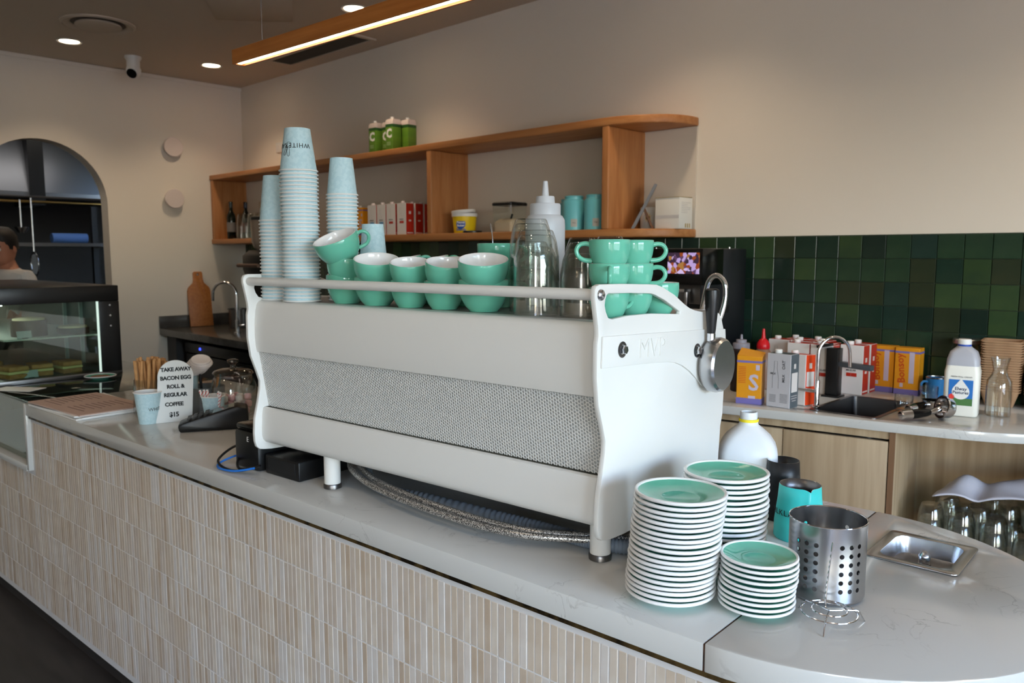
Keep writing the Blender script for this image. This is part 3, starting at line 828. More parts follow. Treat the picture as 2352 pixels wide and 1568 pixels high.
# squeeze bottle
SQ = mat('milky_plastic', (222, 224, 228), .35, trans=.25, sss=.0)
t = thing('squeeze_bottle', 'translucent white squeeze bottle with nozzle behind the glasses', 'bottle', MC(-.372, .315))
MB().lathe([(0, 0), (.042, 0), (.046, .004), (.0465, .186), (.0455, .200), (.040, .209), (.036, .211)], 36).build('bottle_body', SQ, t)
MB().lathe([(.036, .2105), (.036, .234), (.034, .237), (.0225, .238), (.0215, .252), (.0205, .254), (.0085, .255), (.0055, .288), (.0045, .289), (.003, .289)], 32).build('cap', SQ, t)
# ---------------------------------------------------------------- right end of the front counter
def saucer(label, loc, r, group):
    t = thing('saucer', label, 'saucer', loc, 0, group)
    s = r / .0775
    MB().lathe([(0, .003 * s), (.036 * s, .0025 * s), (.038 * s, 0), (.041 * s, 0), (.043 * s, .003 * s), (.060 * s, .009 * s), (.0745 * s, .0155 * s),
                (.0745 * s, .0182 * s), (.058 * s, .012 * s), (.036 * s, .0068 * s), (.0335 * s, .0075 * s), (.031 * s, .0075 * s), (.029 * s, .006 * s), (0, .0055 * s)], 48).build('dish', MINT, t, smooth=50)
    MB().lathe([((.0744 + .0033 * math.cos(a)) * s, (.0168 + .0032 * math.sin(a)) * s) for a in [2 * PI * k / 10 for k in range(11)]], 48).build('rim', CER_W, t, smooth=80)
    return t
def saucer_stack(b, top, n, r, pitch, where, group, z0=ZT + .0004):
    first = None
    rr2 = random.Random(n * 7 + int(r * 1e4))
    for k in range(n):
        f = k / (n - 1)
        loc = (b[0] + (top[0] - b[0]) * f + rr2.uniform(-.0015, .0015), b[1] + (top[1] - b[1]) * f + rr2.uniform(-.0015, .0015), z0 + pitch * k)
        rot = (rr2.uniform(-.008, .008) if k else 0, rr2.uniform(-.008, .008) if k else 0, rr2.uniform(0, 6))
        lab = 'mint saucer with white rim, %s of the %s' % (from_top(n - 1 - k), where)
        if first is None: first = saucer(lab, loc, r, group)
        else: dup(first, loc, rot, lab)
saucer_stack((-.722, 1.140), (-.700, 1.132), 20, .0770, .0093, 'tall front stack', 'saucers in the front stack')
saucer_stack((-.716, 1.305), (-.709, 1.303), 19, .0770, .0097, 'rear stack', 'saucers in the rear stack')
saucer_stack((-.591, 1.198), (-.585, 1.193), 10, .0625, .0093, 'short stack of small saucers', 'small saucers in the short stack')

# perforated cutlery basket: holes are real gaps in the wall
def perforated(rad, H, z_rows, hole_r, angs, ztop, zbot, m_, parent, name):
    vs, fs = [], []
    NA = 96
    done = set()
    da = 2 * PI / NA
    hw = 2   # half width of a hole cell in steps
    rows = [(z - hole_r * 1.7, z + hole_r * 1.7) for z in z_rows]
    cols = [int(round(a / da)) for a in angs]
    def P(a, z, r=rad): return (r * math.cos(a), r * math.sin(a), z)
    def quad(k0, k1, z0, z1):
        for k in range(k0, k1):
            o_ = len(vs)
            vs.extend([P(k * da, z0), P((k + 1) * da, z0), P((k + 1) * da, z1), P(k * da, z1)]); fs.append((o_, o_ + 1, o_ + 2, o_ + 3))
    zs = [zbot] + [v for a, b in rows for v in (a, b)] + [ztop]
    for i in range(0, len(zs), 2): quad(0, NA, zs[i], zs[i + 1])
    for (z0, z1) in rows:
        used = [False] * NA
        for c in cols:
            for k in range(c - hw, c + hw): used[k % NA] = True
        for k in range(NA):
            if not used[k]: quad(k, k + 1, z0, z1)
        zc = (z0 + z1) / 2
        for c in cols:
            a0 = c * da
            ring_o, ring_i = [], []
            n = 16
            for j in range(n):
                t_ = 2 * PI * j / n
                ca, sa = math.cos(t_), math.sin(t_)
                m2 = max(abs(ca), abs(sa))
                ring_o.append((a0 + hw * da * ca / m2, zc + (z1 - z0) / 2 * sa / m2))
                ring_i.append((a0 + hole_r / rad * ca, zc + hole_r * sa))
            o_ = len(vs)
            vs.extend([P(a, z) for a, z in ring_o] + [P(a, z) for a, z in ring_i])
            for j in range(n):
                j2 = (j + 1) % n
                fs.append((o_ + j, o_ + j2, o_ + n + j2, o_ + n + j))
    nv = len(vs)
    vs2 = vs + [(x * (rad - .0009) / rad, y * (rad - .0009) / rad, z) for x, y, z in vs]
    fs2 = fs + [tuple(reversed([i + nv for i in q])) for q in fs]
    me = bpy.data.meshes.new(name); me.from_pydata(vs2, [], fs2); me.materials.append(m_)
    me.polygons.foreach_set('use_smooth', [True] * len(me.polygons))
    me.normals_split_custom_set_from_vertices([(x / rad, y / rad, 0) for x, y, z in vs] + [(-x / rad, -y / rad, 0) for x, y, z in vs])
    me.update()
    return place(name, me, parent)
bk = thing('cutlery_basket', 'perforated stainless steel cylinder standing behind the wire stand', 'basket', (-.536, 1.345, ZT), R(-20))
va_ = math.atan2(-1.345, .536) - R(-20)
angs = []
for c0 in (-.52, .63, -2.25, 2.35): angs += [va_ + c0 + d for d in (-.262, 0, .262)]
perforated(.0635, .132, [.027 + .0152 * k for k in range(6)], .0041, angs, .1345, .006, STEEL, bk, 'perforated_wall')
MB().lathe([(0, .001), (.058, 0), (.062, .002), (.0635, .0062), (.0626, .0064), (.06, .003), (0, .0025)], 48).build('base', STEEL, bk)
MB().lathe([(.0632 + .0013 * math.cos(a), .1352 + .0013 * math.sin(a)) for a in [2 * PI * k / 8 for k in range(9)]], 64).build('rolled_rim', CHROME, bk)

# wire stand in front of it
ws = thing('wire_stand', 'small chrome wire stand with two rings, a stem and three feet', 'stand', (-.484, 1.235, ZT))
def ring(r, z, n=48): return [(r * math.cos(2 * PI * k / n), r * math.sin(2 * PI * k / n), z) for k in range(n)]
MB().tube(ring(.043, .0175), .0013, 8, closed=True).build('outer_ring', CHROME, ws)
MB().tube(ring(.027, .0215), .0013, 8, closed=True).build('inner_ring', CHROME, ws)
for a in (R(-75), R(45), R(165)):
    c, s = math.cos(a), math.sin(a)
    MB().tube([(0, 0, .0195), (.044 * c, .044 * s, .0195), (.048 * c, .048 * s, .0175), (.058 * c, .058 * s, .0008)], .0013, 8).build('leg', CHROME, ws)
MB().tube(spline([(0, 0, .0195), (-.006, .004, .0186), (-.009, .006, .026), (-.0085, .008, .06), (-.004, .012, .128)], 6), .0013, 8).build('stem', CHROME, ws)

# milk pitchers
TURQ = mat('turquoise_coat', (64, 205, 200), .4)
def pitcher(name, label, loc, rb, rt_, H, m_in, m_out, rz, letters=None, spout=True):
    t = thing(name, label, 'jug', loc, rz)
    NA = 64
    vs, fs, mi = [], [], []
    rows = [(rb * .96, 0), (rb, .003), (rb * .99, H * .3), (rb + (rt_ - rb) * .75, H * .75), (rt_, H)]
    def rim(a):
        d = abs((a + PI) % (2 * PI) - PI)
        return (max(0, 1 - d / .30)) if spout else 0
    for j, (r, z) in enumerate(rows):
        for k in range(NA):
            a = 2 * PI * k / NA
            s = rim(a) if j >= 3 else 0
            f = (1 if j == 4 else .45)
            vs.append(((r + .010 * s * s * f) * math.cos(a), (r + .010 * s * s * f) * math.sin(a), z - (.004 * s * s if j == 4 else 0)))
    mb = MB()
    for j in range(len(rows) - 1):
        for k in range(NA):
            fs.append((j * NA + k, j * NA + (k + 1) % NA, (j + 1) * NA + (k + 1) % NA, (j + 1) * NA + k))
    fs.append(tuple(range(NA)))
    o_ = MB().add(vs, fs).build('jug_body', [m_out, m_in, CHROME], t, smooth=50)
    sm = o_.modifiers.new('wall', 'SOLIDIFY'); sm.thickness = .0014; sm.offset = -1; sm.material_offset = 1; sm.material_offset_rim = 2
    if letters:
        vs, fs = text(letters, .017, .0002, space=1.15)
        MB().add(bend(vs, lambda z: rb * .99 + .0004, H * .52, letters_a - rz), fs).build('lettering', INK, t, smooth=0)
    return t
letters_a = math.atan2(-1.57, .685) - .75
pitcher('milk_pitcher', 'turquoise milk pitcher with a pouring spout behind the steel basket', (-.690, 1.578, ZT), .050, .0415, .113, STEEL_D, TURQ, math.atan2(-1.57, .685) + .42, 'MILKLAB')
pitcher('milk_pitcher', 'black milk pitcher behind the turquoise pitcher', (-.772, 1.672, ZT), .042, .0345, .132, BLACK, mat('black_coat', (24, 25, 28), .4), 2.0, None, False)

# translucent bottle with yellow collar
HDPE = mat('translucent_hdpe', (240, 243, 246), .38, trans=.12)
MILK = mat('milk_white', (240, 238, 228), .4)
def loft(secs, m_, name, parent, smooth=50, n=6, cap0=True, cap1=False):
    """secs: (halfx, halfy, corner radius, z[, dx, dy])"""
    vs, fs = [], []
    N = None
    for s in secs:
        hx_, hy_, r_, z = s[:4]; dx, dy = (s[4], s[5]) if len(s) > 4 else (0, 0)
        r_ = min(r_, hx_ - 1e-5, hy_ - 1e-5)
        ring_ = rrect(-hx_, hx_, -hy_, hy_, r_, n)
        N = len(ring_)
        vs += [(x + dx, y + dy, z) for x, y in ring_]
    for j in range(len(secs) - 1):
        for k in range(N):
            k2 = (k + 1) % N
            fs.append((j * N + k, j * N + k2, (j + 1) * N + k2, (j + 1) * N + k))
    if cap0: fs.append(tuple(range(N - 1, -1, -1)))
    if cap1: fs.append(tuple((len(secs) - 1) * N + k for k in range(N)))
    return MB().add(vs, fs).build(name, m_, parent, smooth=smooth)
t = thing('milk_bottle', 'open translucent plastic milk bottle with a yellow neck ring', 'bottle', (-.868, 1.690, ZT), R(27))
loft([(.060, .048, .02, 0), (.066, .053, .022, .006), (.067, .054, .022, .11), (.066, .053, .024, .135), (.061, .049, .026, .152), (.050, .041, .026, .17), (.034, .031, .026, .186), (.024, .024, .0239, .194), (.0215, .0215, .0214, .198), (.021, .021, .0209, .203)], HDPE, 'bottle_body', t, smooth=70)
loft([(.058, .046, .02, .003), (.064, .051, .022, .008), (.064, .051, .022, .072)], MILK, 'milk', t, cap1=True)
MB().lathe([(.021, .202), (.0225, .203), (.0225, .208), (.021, .209)], 32).build('yellow_ring', mat('yellow_plastic', (246, 222, 40), .4), t)
MB().lathe([(.019, .198), (.0195, .21), (.0195, .2235), (.0188, .225), (.0165, .225), (.016, .2)], 32).build('neck', HDPE, t)

# ---------------------------------------------------------------- left end of the front counter
t = thing('menu_stack', 'stack of printed paper menus lying at the counter end', 'menu', (-3.265, 1.030, ZT), R(4))
MENU_T = mat('menu_cover', (196, 168, 154), .7)
for k, (dx, dy, a, m_) in enumerate([(0, 0, 0, PAPER_W), (.006, .004, R(3), PAPER_W), (-.004, .01, R(-3), PAPER_W), (.004, .002, R(2), MENU_T)]):
    MB().box(-.215, .225, -.125, .135, 0, .0045).build('menu_sheet', m_, t, (dx, dy, .0003 + .0047 * k), (0, 0, a), smooth=0)
mb = MB()
for k in range(9):
    for c in range(2): mb.box(-.18 + c * .2, -.18 + c * .2 + random.uniform(.09, .15), .095 - k * .022, .099 - k * .022, .0192, .0195)
mb.build('print_lines', mat('menu_print', (120, 96, 88), .7), t, (.004, .002, 0), (0, 0, R(2)), smooth=0)

t = paper_cup('paper_cup', 'single pale blue paper cup standing upright by the sign', (-2.815, 1.088, ZT + .0003), .0455, .032, .112, None, up=True)
rad2 = lambda z: .032 + (.0455 - .032) * z / .112
vs, fs = text('WHITE RABBIT', .0165, .0002, align='LEFT', space=1.08)
MB().add(bend(vs, rad2, .052, math.atan2(-1.088, 2.815) + .0), fs).build('lettering', INK, t, smooth=0)

# glass jar of wafer straws
t = thing('glass_jar', 'open glass jar holding brown paper straws', 'jar', (-2.972, 1.165, ZT))
MB().lathe([(0, .001), (.058, 0), (.064, .006), (.066, .02), (.062, .09), (.060, .13), (.061, .1325), (.0585, .1325), (.0575, .13), (.0595, .09), (.0635, .02), (.058, .008), (0, .006)], 40).build('jar_wall', GLASS_TUM, t)
STRAW = mat('kraft_straw', (204, 152, 98), .7, col2=(186, 134, 82), scale=40)
rs = random.Random(3)
sme = MB().lathe([(0.0058, 0), (.0058, .205), (.0046, .205), (.0046, .19)], 10).mesh('paper_straw', STRAW)
for k in range(34):
    a = rs.uniform(0, 2 * PI); q = .044 * math.sqrt(rs.uniform(0, 1))
    o_ = place('paper_straw', sme, None, (-2.972 + q * math.cos(a), 1.165 + q * math.sin(a), ZT + .008), (rs.uniform(-.16, .16), rs.uniform(-.16, .16), 0))
    o_.scale = (1, 1, rs.uniform(.9, 1.0))
    tag(o_, 'brown paper straw standing in the glass jar', 'straw', 'paper straws in the glass jar')
# arched price sign
sa = math.atan2(-1.163, 2.767) + PI / 2 + .10
t = thing('price_sign', 'white arched sign advertising a bacon egg roll and coffee', 'sign', (-2.765, 1.165, ZT), sa)
so = [(-.068, 0), (.050, 0), (.062, .15)] + [(x, y) for x, y in arc(.004, .158, .059, 0, PI, 18)] + [(-.055, .15)]
TL = RX(R(90 - 8))
board = MB().prism(so, -.002, .002, M=TL).build('board', mat('sign_white', (226, 228, 226), .45), t, bevel=.0006, smooth=20)
mb = MB()
for s_, x, y, z in (('TAKE AWAY', .006, .184, .0186), ('BACON EGG', .004, .154, .0186), ('ROLL &', .002, .124, .0186), ('REGULAR', 0, .095, .0186), ('COFFEE', -.006, .062, .0186), ('$15', -.008, .026, .022)):
    vs, fs = text(s_, z, .0002, bold=.0009, space=.92)
    MB().add(vs, fs, M=TL @ T(x, y, .0024)).build('lettering', INK, board, smooth=0)
MB().box(-.03, .03, .01, .05, 0, .003).build('stand', MATS['sign_white'], t)

# takeaway cup with lid, pile of lids, container, jar, candy cup
LID = mat('lid_white', (236, 228, 224), .4)
t = paper_cup('takeaway_cup', 'pale takeaway cup closed with a white lid behind the straws', (-3.03, 1.250, ZT + .0003), .0435, .03, .135, None, up=True)
MB().lathe([(.0455, .133), (.0462, .140), (.043, .147), (.0405, .149), (.0395, .157), (.036, .160), (.032, .158), (0, .157)], 32).build('lid', LID, t)
# container lettered for the cafe, cutlery inside
CA2 = math.atan2(-1.31, 2.87)
t = thing('container', 'round grey lettered container behind the price sign', 'container', (-2.865, 1.318, ZT))
MB().lathe([(0, 0), (.066, 0), (.068, .003), (.070, .098), (.068, .098), (.066, .006), (0, .004)], 40).build('container_wall', mat('grey_card', (120, 124, 126), .6), t)
vs, fs = text('RABBIT', .019, .0002, bold=.0006, space=1.05)
MB().add(bend(vs, lambda z: .0695, .048, CA2 + .25), fs).build('lettering', INK, t, smooth=0)
for k, (dx, dy, rx, ry, m_, lab) in enumerate([(.03, -.02, .1, .15, BLACK, 'black spoon handle standing in the grey container'), (.045, .012, -.1, .38, mat('teal_pen', (40, 110, 120), .4), 'teal pen standing in the grey container'), (.04, .02, 0, .42, mat('orange_pen', (190, 120, 40), .4), 'orange pen standing in the grey container')]):
    tag(MB().lathe([(0, 0), (.004, 0), (.0055, .13), (.004, .142), (0, .144)], 10).build('pen', m_, None, (-2.865 + dx * .7, 1.318 + dy, ZT + .008), (rx, ry * .7, 0)), lab, 'pen')
lid0 = None
for k in range(6):
    loc = (-2.915 + .0055 * k, 1.300 + .003 * k, ZT + .153 + .0058 * k)
    lab = 'white plastic cup lid, %s of the tilted pile above the sign' % from_top(5 - k)
    if lid0 is None:
        lid0 = thing('cup_lid', lab, 'lid', loc, 0, 'pile of cup lids', rot=(R(8), R(20), 0))
        MB().lathe([(.041, 0), (.0412, .005), (.038, .010), (.036, .0115), (.035, .016), (.032, .018), (.029, .0165), (0, .016)], 32).build('lid_shell', LID, lid0)
        MB().lathe([(.0412 + .0016 * math.cos(a), .001 + .0016 * math.sin(a)) for a in [2 * PI * q / 6 for q in range(7)]], 32).build('lip', LID, lid0)
    else: dup(lid0, loc, (R(8), R(24), 0), lab)
t = paper_cup('takeaway_cup', 'upright paper cup carrying the tilted pile of lids', (-2.925, 1.275, ZT + .0003), .045, .032, .152, None, up=True)
# candy jar with lid
t = thing('candy_jar', 'lidded glass jar with pink and white marshmallows beside the machine', 'jar', (-2.735, 1.365, ZT))
MB().lathe([(0, .002), (.055, 0), (.066, .006), (.078, .04), (.083, .075), (.080, .11), (.070, .138), (.066, .142), (.066, .152), (.064, .152), (.064, .141), (.068, .137), (.078, .11), (.081, .075), (.076, .04), (.064, .009), (0, .007)], 44).build('jar_wall', GLASS_TUM, t)
MB().lathe([(.062, .148), (.072, .153), (.073, .157), (.066, .165), (.045, .171), (.012, .173), (.009, .18), (.010, .186), (.020, .196), (.0195, .203), (.012, .206), (0, .206)], 40).build('lid', thin_glass('jar_lid_glass', (206, 200, 192), 2.2), t)
PINK = mat('marshmallow_pink', (236, 186, 190), .8); MWH = mat('marshmallow_white', (242, 234, 232), .8)
rs = random.Random(9)
mm = [MB().lathe([(0, 0), (.010, .0005), (.013, .004), (.013, .018), (.010, .0225), (0, .023)], 14).mesh('marshmallow', m_) for m_ in (PINK, MWH)]
for k in range(26):
    a = k * 2.4; q = .056 * math.sqrt((k % 9 + .5) / 9)
    o_ = place('marshmallow', mm[k % 2], None, (-2.735 + q * math.cos(a), 1.365 + q * math.sin(a), ZT + .010 + .022 * (k // 9)), (rs.uniform(-.2, .2), rs.uniform(-.2, .2), 0))
    tag(o_, ('soft pink' if k % 2 == 0 else 'white') + ' marshmallow inside the lidded glass jar', 'marshmallow', ('pink' if k % 2 == 0 else 'white') + ' marshmallows in the jar')
t = paper_cup('paper_cup', 'small pale blue paper cup of striped candy canes', (-2.685, 1.262, ZT + .0003), .040, .029, .092, None, up=True)
CRED = mat('candy_red', (214, 40, 36), .35)
def candy(loc, rot, lab):
    t2 = thing('candy_stick', lab, 'candy', loc, 0, 'striped candy sticks', rot=rot)
    MB().lathe([(0, 0), (.0042, 0), (.0042, .1), (.003, .102), (0, .102)], 10).build('stick', CER_W, t2)
    for s in range(2):
        MB().tube([(.0038 * math.cos(PI * s + q * .55), .0038 * math.sin(PI * s + q * .55), .004 + q * .0024) for q in range(40)], .0013, 6).build('stripe', CRED, t2)
cx0, cy0 = -2.685, 1.262
for dx, dy, rx, ry, lab in ((-.02, -.012, .25, -.28, 'red and white candy stick leaning left in the small cup'), (-.008, -.02, .12, -.10, 'red and white candy stick second from the left'), (.004, -.018, .05, -.1, 'red and white candy stick in the middle of the cup'), (.018, .012, .1, .32, 'red and white candy stick leaning right in the cup'), (.022, .004, .0, .42, 'red and white candy stick furthest right in the cup')):
    candy((cx0 + dx * .8, cy0 + dy * .8, ZT + .012), (rx * .8, ry * .8, 0), lab)
# payment terminal: wedge body, keypad, screen
ta = math.atan2(1.373 - 1.13, -2.691 + 2.555)     # long axis on the worktop
t = thing('payment_terminal', 'black card payment terminal tilted on the counter', 'terminal', (-2.572, 1.205, ZT), R(62))
t.scale = (1.04, 1.08, 1.22)
body = [(-.10, 0), (.105, 0), (.112, .02), (.108, .058), (.075, .064), (-.085, .026), (-.104, .020)]
MB().prism(body, -.041, .041, M=Matrix(((1, 0, 0, 0), (0, 0, -1, 0), (0, 1, 0, 0), (0, 0, 0, 1)))).build('body', BLACK, t, bevel=.006, smooth=40)
sl = math.atan2(.064 - .026, .16)
MB().box(-.034, .034, -.033, .033, 0, .0012).build('screen', mat('terminal_screen', (70, 72, 70), .08), t, (.035, 0, .0553), (0, -sl, 0))
for r_ in range(4):
    for c_2 in range(3):
        MB().box(-.0065, .0065, -.0085, .0085, 0, .002).build('key', mat('terminal_key', (38, 38, 40), .4), t, (-.07 + r_ * .018, -.024 + c_2 * .024, .0298 + (-.07 + r_ * .018 + .085) * .2375), (0, -sl, 0), bevel=.001)
# ---------------------------------------------------------------- glass display at the far end of the counter
t = thing('glass_counter', 'sunken counter display with glass top and front at the left end', 'display case', C2(UL - .012, .03, .66), CA)
LX = 1.30
MB().box(-LX, 0, 0, .006, 0, .245).build('front_pane', GLASS_D, t)
MB().box(-LX, 0, -.002, .78, .240, .2485).build('top_pane', thin_glass('deck_glass', (196, 214, 206), 2.4), t, bevel=.001)
MB().box(-LX, 0, .70, .77, 0, .24).build('back_panel', MATS.get('inner_panel') or mat('inner_panel', (120, 126, 124), .5), t)
MB().box(-LX, 0, .01, .70, -.018, .004).build('inner_floor', mat('inner_grey', (168, 176, 172), .5), t)
dc = thing('display_case', 'black framed refrigerated cake display case with glass sides', 'display case', C2(-3.463, .05, ZT), CA)
CL, CD, CH = 1.35, .55, .435
MB().box(-CL, 0, 0, CD, CH - .075, CH).build('top_box', BLACK, dc, bevel=.004)
MB().box(-.035, 0, CD - .095, CD, 0, CH - .075).build('end_stile', BLACK, dc, bevel=.003)
MB().box(-.01, -.004, .004, CD - .095, .02, CH - .075).build('end_pane', GLASS_D, dc)
MB().box(-CL, -.01, .0, .006, .02, CH - .075).build('front_pane', GLASS_D, dc)
MB().box(-CL, 0, 0, CD, 0, .02).build('base_tray', STEEL_D, dc, bevel=.002)
MB().box(-CL, -.035, CD - .012, CD, .02, CH - .075).build('rear_panel', mat('case_rear_dark', (46, 50, 50), .3), dc)
MB().box(-.012, -.006, CD - .103, CD - .093, .02, CH - .075).build('edge_light', mat('case_led', (230, 240, 235), .5, emis=(235, 245, 240), estr=.8), dc)
for x in (-.20, -.42, -.64): MB().box(x - .006, x + .006, CD - .03, CD - .014, .02, CH - .075).build('door_bar', mat('case_bar', (150, 160, 158), .4), dc)
MB().box(-CL, -.04, .04, .06, CH - .08, CH - .0755).build('glow_strip', mat('case_fill_glow', (240, 245, 240), .5, emis=(240, 248, 244), estr=14), dc)  # emitting strip added under the top box to brighten the case contents
MB().box(-CL, -.02, .05, CD - .05, .196, .203).build('shelf', mat('case_shelf', (206, 206, 196), .35), dc)
for x in (-.3, -.9): MB().box(x, x + .02, CD - .05, CD - .012, .18, .2).build('bracket', STEEL_D, dc)
for k in range(3): MB().lathe([(.006, 0), (.005, .004), (0, .005)], 12, M=T(0, CD - .045, .24 + k * .05) @ RY(PI / 2)).build('screw', STEEL, dc)
def DCp(x, y, z): return C2(-3.463 + x, .05 + y, ZT + z)
CHOC = mat('chocolate', (50, 32, 24), .5, col2=(36, 22, 17), scale=30); CREAM = mat('cream', (226, 206, 168), .6)
def cake(lab, x, y, z, r, h, top):
    t2 = thing('cake', lab, 'cake', DCp(x, y, z))
    MB().lathe([(0, 0), (r, 0), (r * 1.01, h * .1), (r, h), (0, h)], 32).build('sponge', CHOC, t2, bevel=None)
    MB().lathe([(r * .9, h - .001), (r * .88, h + .008), (r * .6, h + .011), (0, h + .010)], 32).build('topping', top, t2)
cake('tall dark chocolate cake with cream on the upper shelf', -.16, .20, .2035, .075, .075, CREAM)
cake('low dark tart with pale filling on the upper shelf', -.13, .38, .2035, .07, .030, CREAM)
BREAD = mat('toast_crust', (196, 146, 84), .8, col2=(164, 108, 56), scale=18); FILL = mat('sandwich_filling', (222, 206, 140), .7)
def sandwich(lab, x, y, a):
    t2 = thing('sandwich', lab, 'sandwich', DCp(x, y, .0205), CA + a)
    for z in (0, .034): MB().box(-.06, .06, -.045, .045, z, z + .022).build('bread_slice', BREAD, t2, bevel=.006)
    MB().box(-.058, .058, -.047, .047, .022, .034).build('filling', FILL, t2, bevel=.003)
sandwich('toasted sandwich at the front of the lower shelf', -.10, .10, .2)
sandwich('toasted sandwich in the middle of the lower shelf', -.12, .22, -.1)
sandwich('toasted sandwich at the back of the lower shelf', -.12, .34, .1)
t2 = thing('bread_roll', 'round filled roll at the left of the lower shelf', 'bread', DCp(-.30, .07, .0205))
MB().lathe([(0, 0), (.05, .002), (.056, .015), (.052, .022), (.056, .03), (.05, .055), (.03, .07), (0, .074)], 24).build('bun', BREAD, t2)
MB().lathe([(.03, .02), (.06, .021), (.061, .027), (.03, .029)], 24).build('filling', FILL, t2)
for x, y, z, lab in ((-.035, .14, .2035, 'small grey price tag on the upper display shelf'), (-.045, .16, .0205, 'small grey price tag on the lower display shelf')):
    t2 = thing('price_tag', lab, 'price tag', DCp(x, y, z), CA + PI / 2)
    MB().box(-.03, .03, -.001, .001, .001, .035).build('card', mat('tag_grey', (176, 182, 182), .5), t2, (0, 0, 0), (R(-15), 0, 0)); MB().box(-.012, .012, -.008, .012, 0, .003).build('foot', BLACK, t2)
t2 = saucer('mint saucer holding a flat biscuit on the glass deck', C2(-3.375, .46, ZT), .070, None)
MB().lathe([(0, .007), (.04, .007), (.043, .010), (.04, .014), (0, .015)], 20).build('biscuit', mat('biscuit', (150, 104, 72), .8), t2)
fl = MB().box(-.10, .10, -.05, .05, 0, .001).build('flyer', PAPER_W, None, C2(-3.34, .10, ZT + .0005), (0, 0, .6)); tag(fl, 'white paper flyer lying on the glass deck', 'flyer')

# ---------------------------------------------------------------- dark corner bench on the left
DSTONE = mat('dark_stone', (86, 84, 82), .22, col2=(66, 64, 62), scale=9)
b_ = thing('corner_bench', 'dark stone bench with upstand in the far corner', 'bench', (-5.5, 3.1, 0))
BZ = .88
MB().box(-1.17, 1.12, -.40, .39, BZ - .055, BZ).build('worktop', DSTONE, b_, bevel=.003)
MB().box(-1.17, -1.152, -.40, .39, BZ, BZ + .10).build('upstand', DSTONE, b_, bevel=.002)
MB().box(-1.152, 1.12, .372, .39, BZ, BZ + .10).build('upstand', DSTONE, b_, bevel=.002)
MB().box(-1.17, -1.0, -.34, .39, 0, BZ - .055).build('end_support', mat('bench_grey', (70, 68, 68), .6), b_)
MB().box(-1.0, 1.12, .0, .39, .0, BZ - .055).build('carcass', DARK, b_)
t = thing('bar_fridge', 'black under-bench fridge with a small blue display', 'fridge', (-5.62, 2.9, 0))
MB().box(-.8, .8, -.10, .19, .08, .69).build('door', BLACK, t, bevel=.006)
MB().box(-.8, .8, -.105, .19, .70, .78).build('control_panel', BLACK, t, bevel=.004)
vs, fs = text('66', .03, .0005); MB().add(vs, fs, M=T(-.52, -.106, .742) @ RX(PI / 2)).build('display_digits', mat('blue_led', (20, 30, 120), .4, emis=(50, 70, 255), estr=5), t, smooth=0)
MB().box(-.8, .8, -.09, .19, 0, .07).build('plinth', DARK, t)
# chopping board leaning on the left wall
t = thing('chopping_board', 'bamboo chopping board with a handle leaning on the wall', 'chopping board', (-6.598, 3.03, BZ + .002), R(90 - 6))
bo = [(-.095, 0), (.095, 0), (.095, .30), (.085, .33), (.045, .37), (.038, .40), (.038, .455), (.028, .465), (-.028, .465), (-.038, .455), (-.038, .40), (-.045, .37), (-.085, .33), (-.095, .30)]
holed('board', bo, [arc(0, .44, .010, 0, 2 * PI, 14)[:-1]], -.011, .011, wood('bamboo', (182, 118, 62), (160, 96, 46), axis=(14, 1, 14)), t, M=RX(R(90 - 8)), bevel=.003)
# swan-neck tap
def swan_tap(name, lab, loc, rz, H, reach, r=.010, lever=True):
    t2 = thing(name, lab, 'tap', loc, rz)
    q = r / .011
    MB().lathe([(0, 0), (.026 * q, 0), (.026 * q, .006), (.018 * q, .010), (.017 * q, .10), (.014 * q, .104), (0, .104)], 24).build('base', CHROME, t2)
    P = [(0, 0, .10), (0, 0, H - reach / 2)] + [(-reach / 2 + reach / 2 * math.cos(a), 0, H - reach / 2 + reach / 2 * math.sin(a)) for a in [PI * k / 12 for k in range(1, 13)]] + [(-reach - .003, 0, H - reach / 2 - .05)]
    MB().tube(P, r, 14).build('spout', CHROME, t2)
    if lever: MB().tube([(0, 0, .06), (.02, -.012, .062), (.075, -.03, .068)], [.007, .007, .005], 10).build('lever', CHROME, t2)
    return t2
swan_tap('kitchen_tap', 'chrome swan-neck tap on the dark corner bench', (-5.83, 2.96, BZ), math.atan2(rt.y, rt.x) - .1, .395, .19, .011)
t = thing('steel_pot', 'small steel pot standing behind the corner tap', 'pot', (-6.30, 3.22, BZ + .0005))
MB().lathe([(0, 0), (.078, 0), (.082, .004), (.084, .15), (.092, .153), (.092, .156), (.082, .156), (.080, .006), (0, .004)], 36).build('pot_wall', STEEL_D, t)
MB().tube([(.084, 0, .13), (.11, 0, .135), (.17, 0, .14)], .007, 10).build('handle', STEEL_D, t, rot=(0, 0, R(40)))
# coffee grinder with a smoky hopper
t = thing('coffee_grinder', 'black coffee grinder with a tall smoky hopper behind the paper cups', 'grinder', (-5.33, 2.95, BZ + .0005))
loft([(.14, .12, .03, 0), (.14, .12, .03, .05), (.12, .11, .04, .08), (.12, .11, .04, .42), (.16, .12, .04, .50), (.16, .12, .04, .60), (.12, .09, .05, .64)], BLACK, 'body', t, cap1=True)
MB().lathe([(.06, .64), (.085, .66), (.098, .70), (.105, .85), (.103, .86), (.06, .86)], 28).build('hopper', mat('smoky_hopper', (134, 118, 104), .25), t)
MB().lathe([(.108, .855), (.108, .875), (.09, .882), (0, .884)], 28).build('hopper_lid', BLACK, t)
MB().tube([(-.18, -.13, .53), (.12, -.13, .53)], .014, 12).build('front_bar', mat('bronze_bar', (120, 96, 84), .35, metal=.8), t)

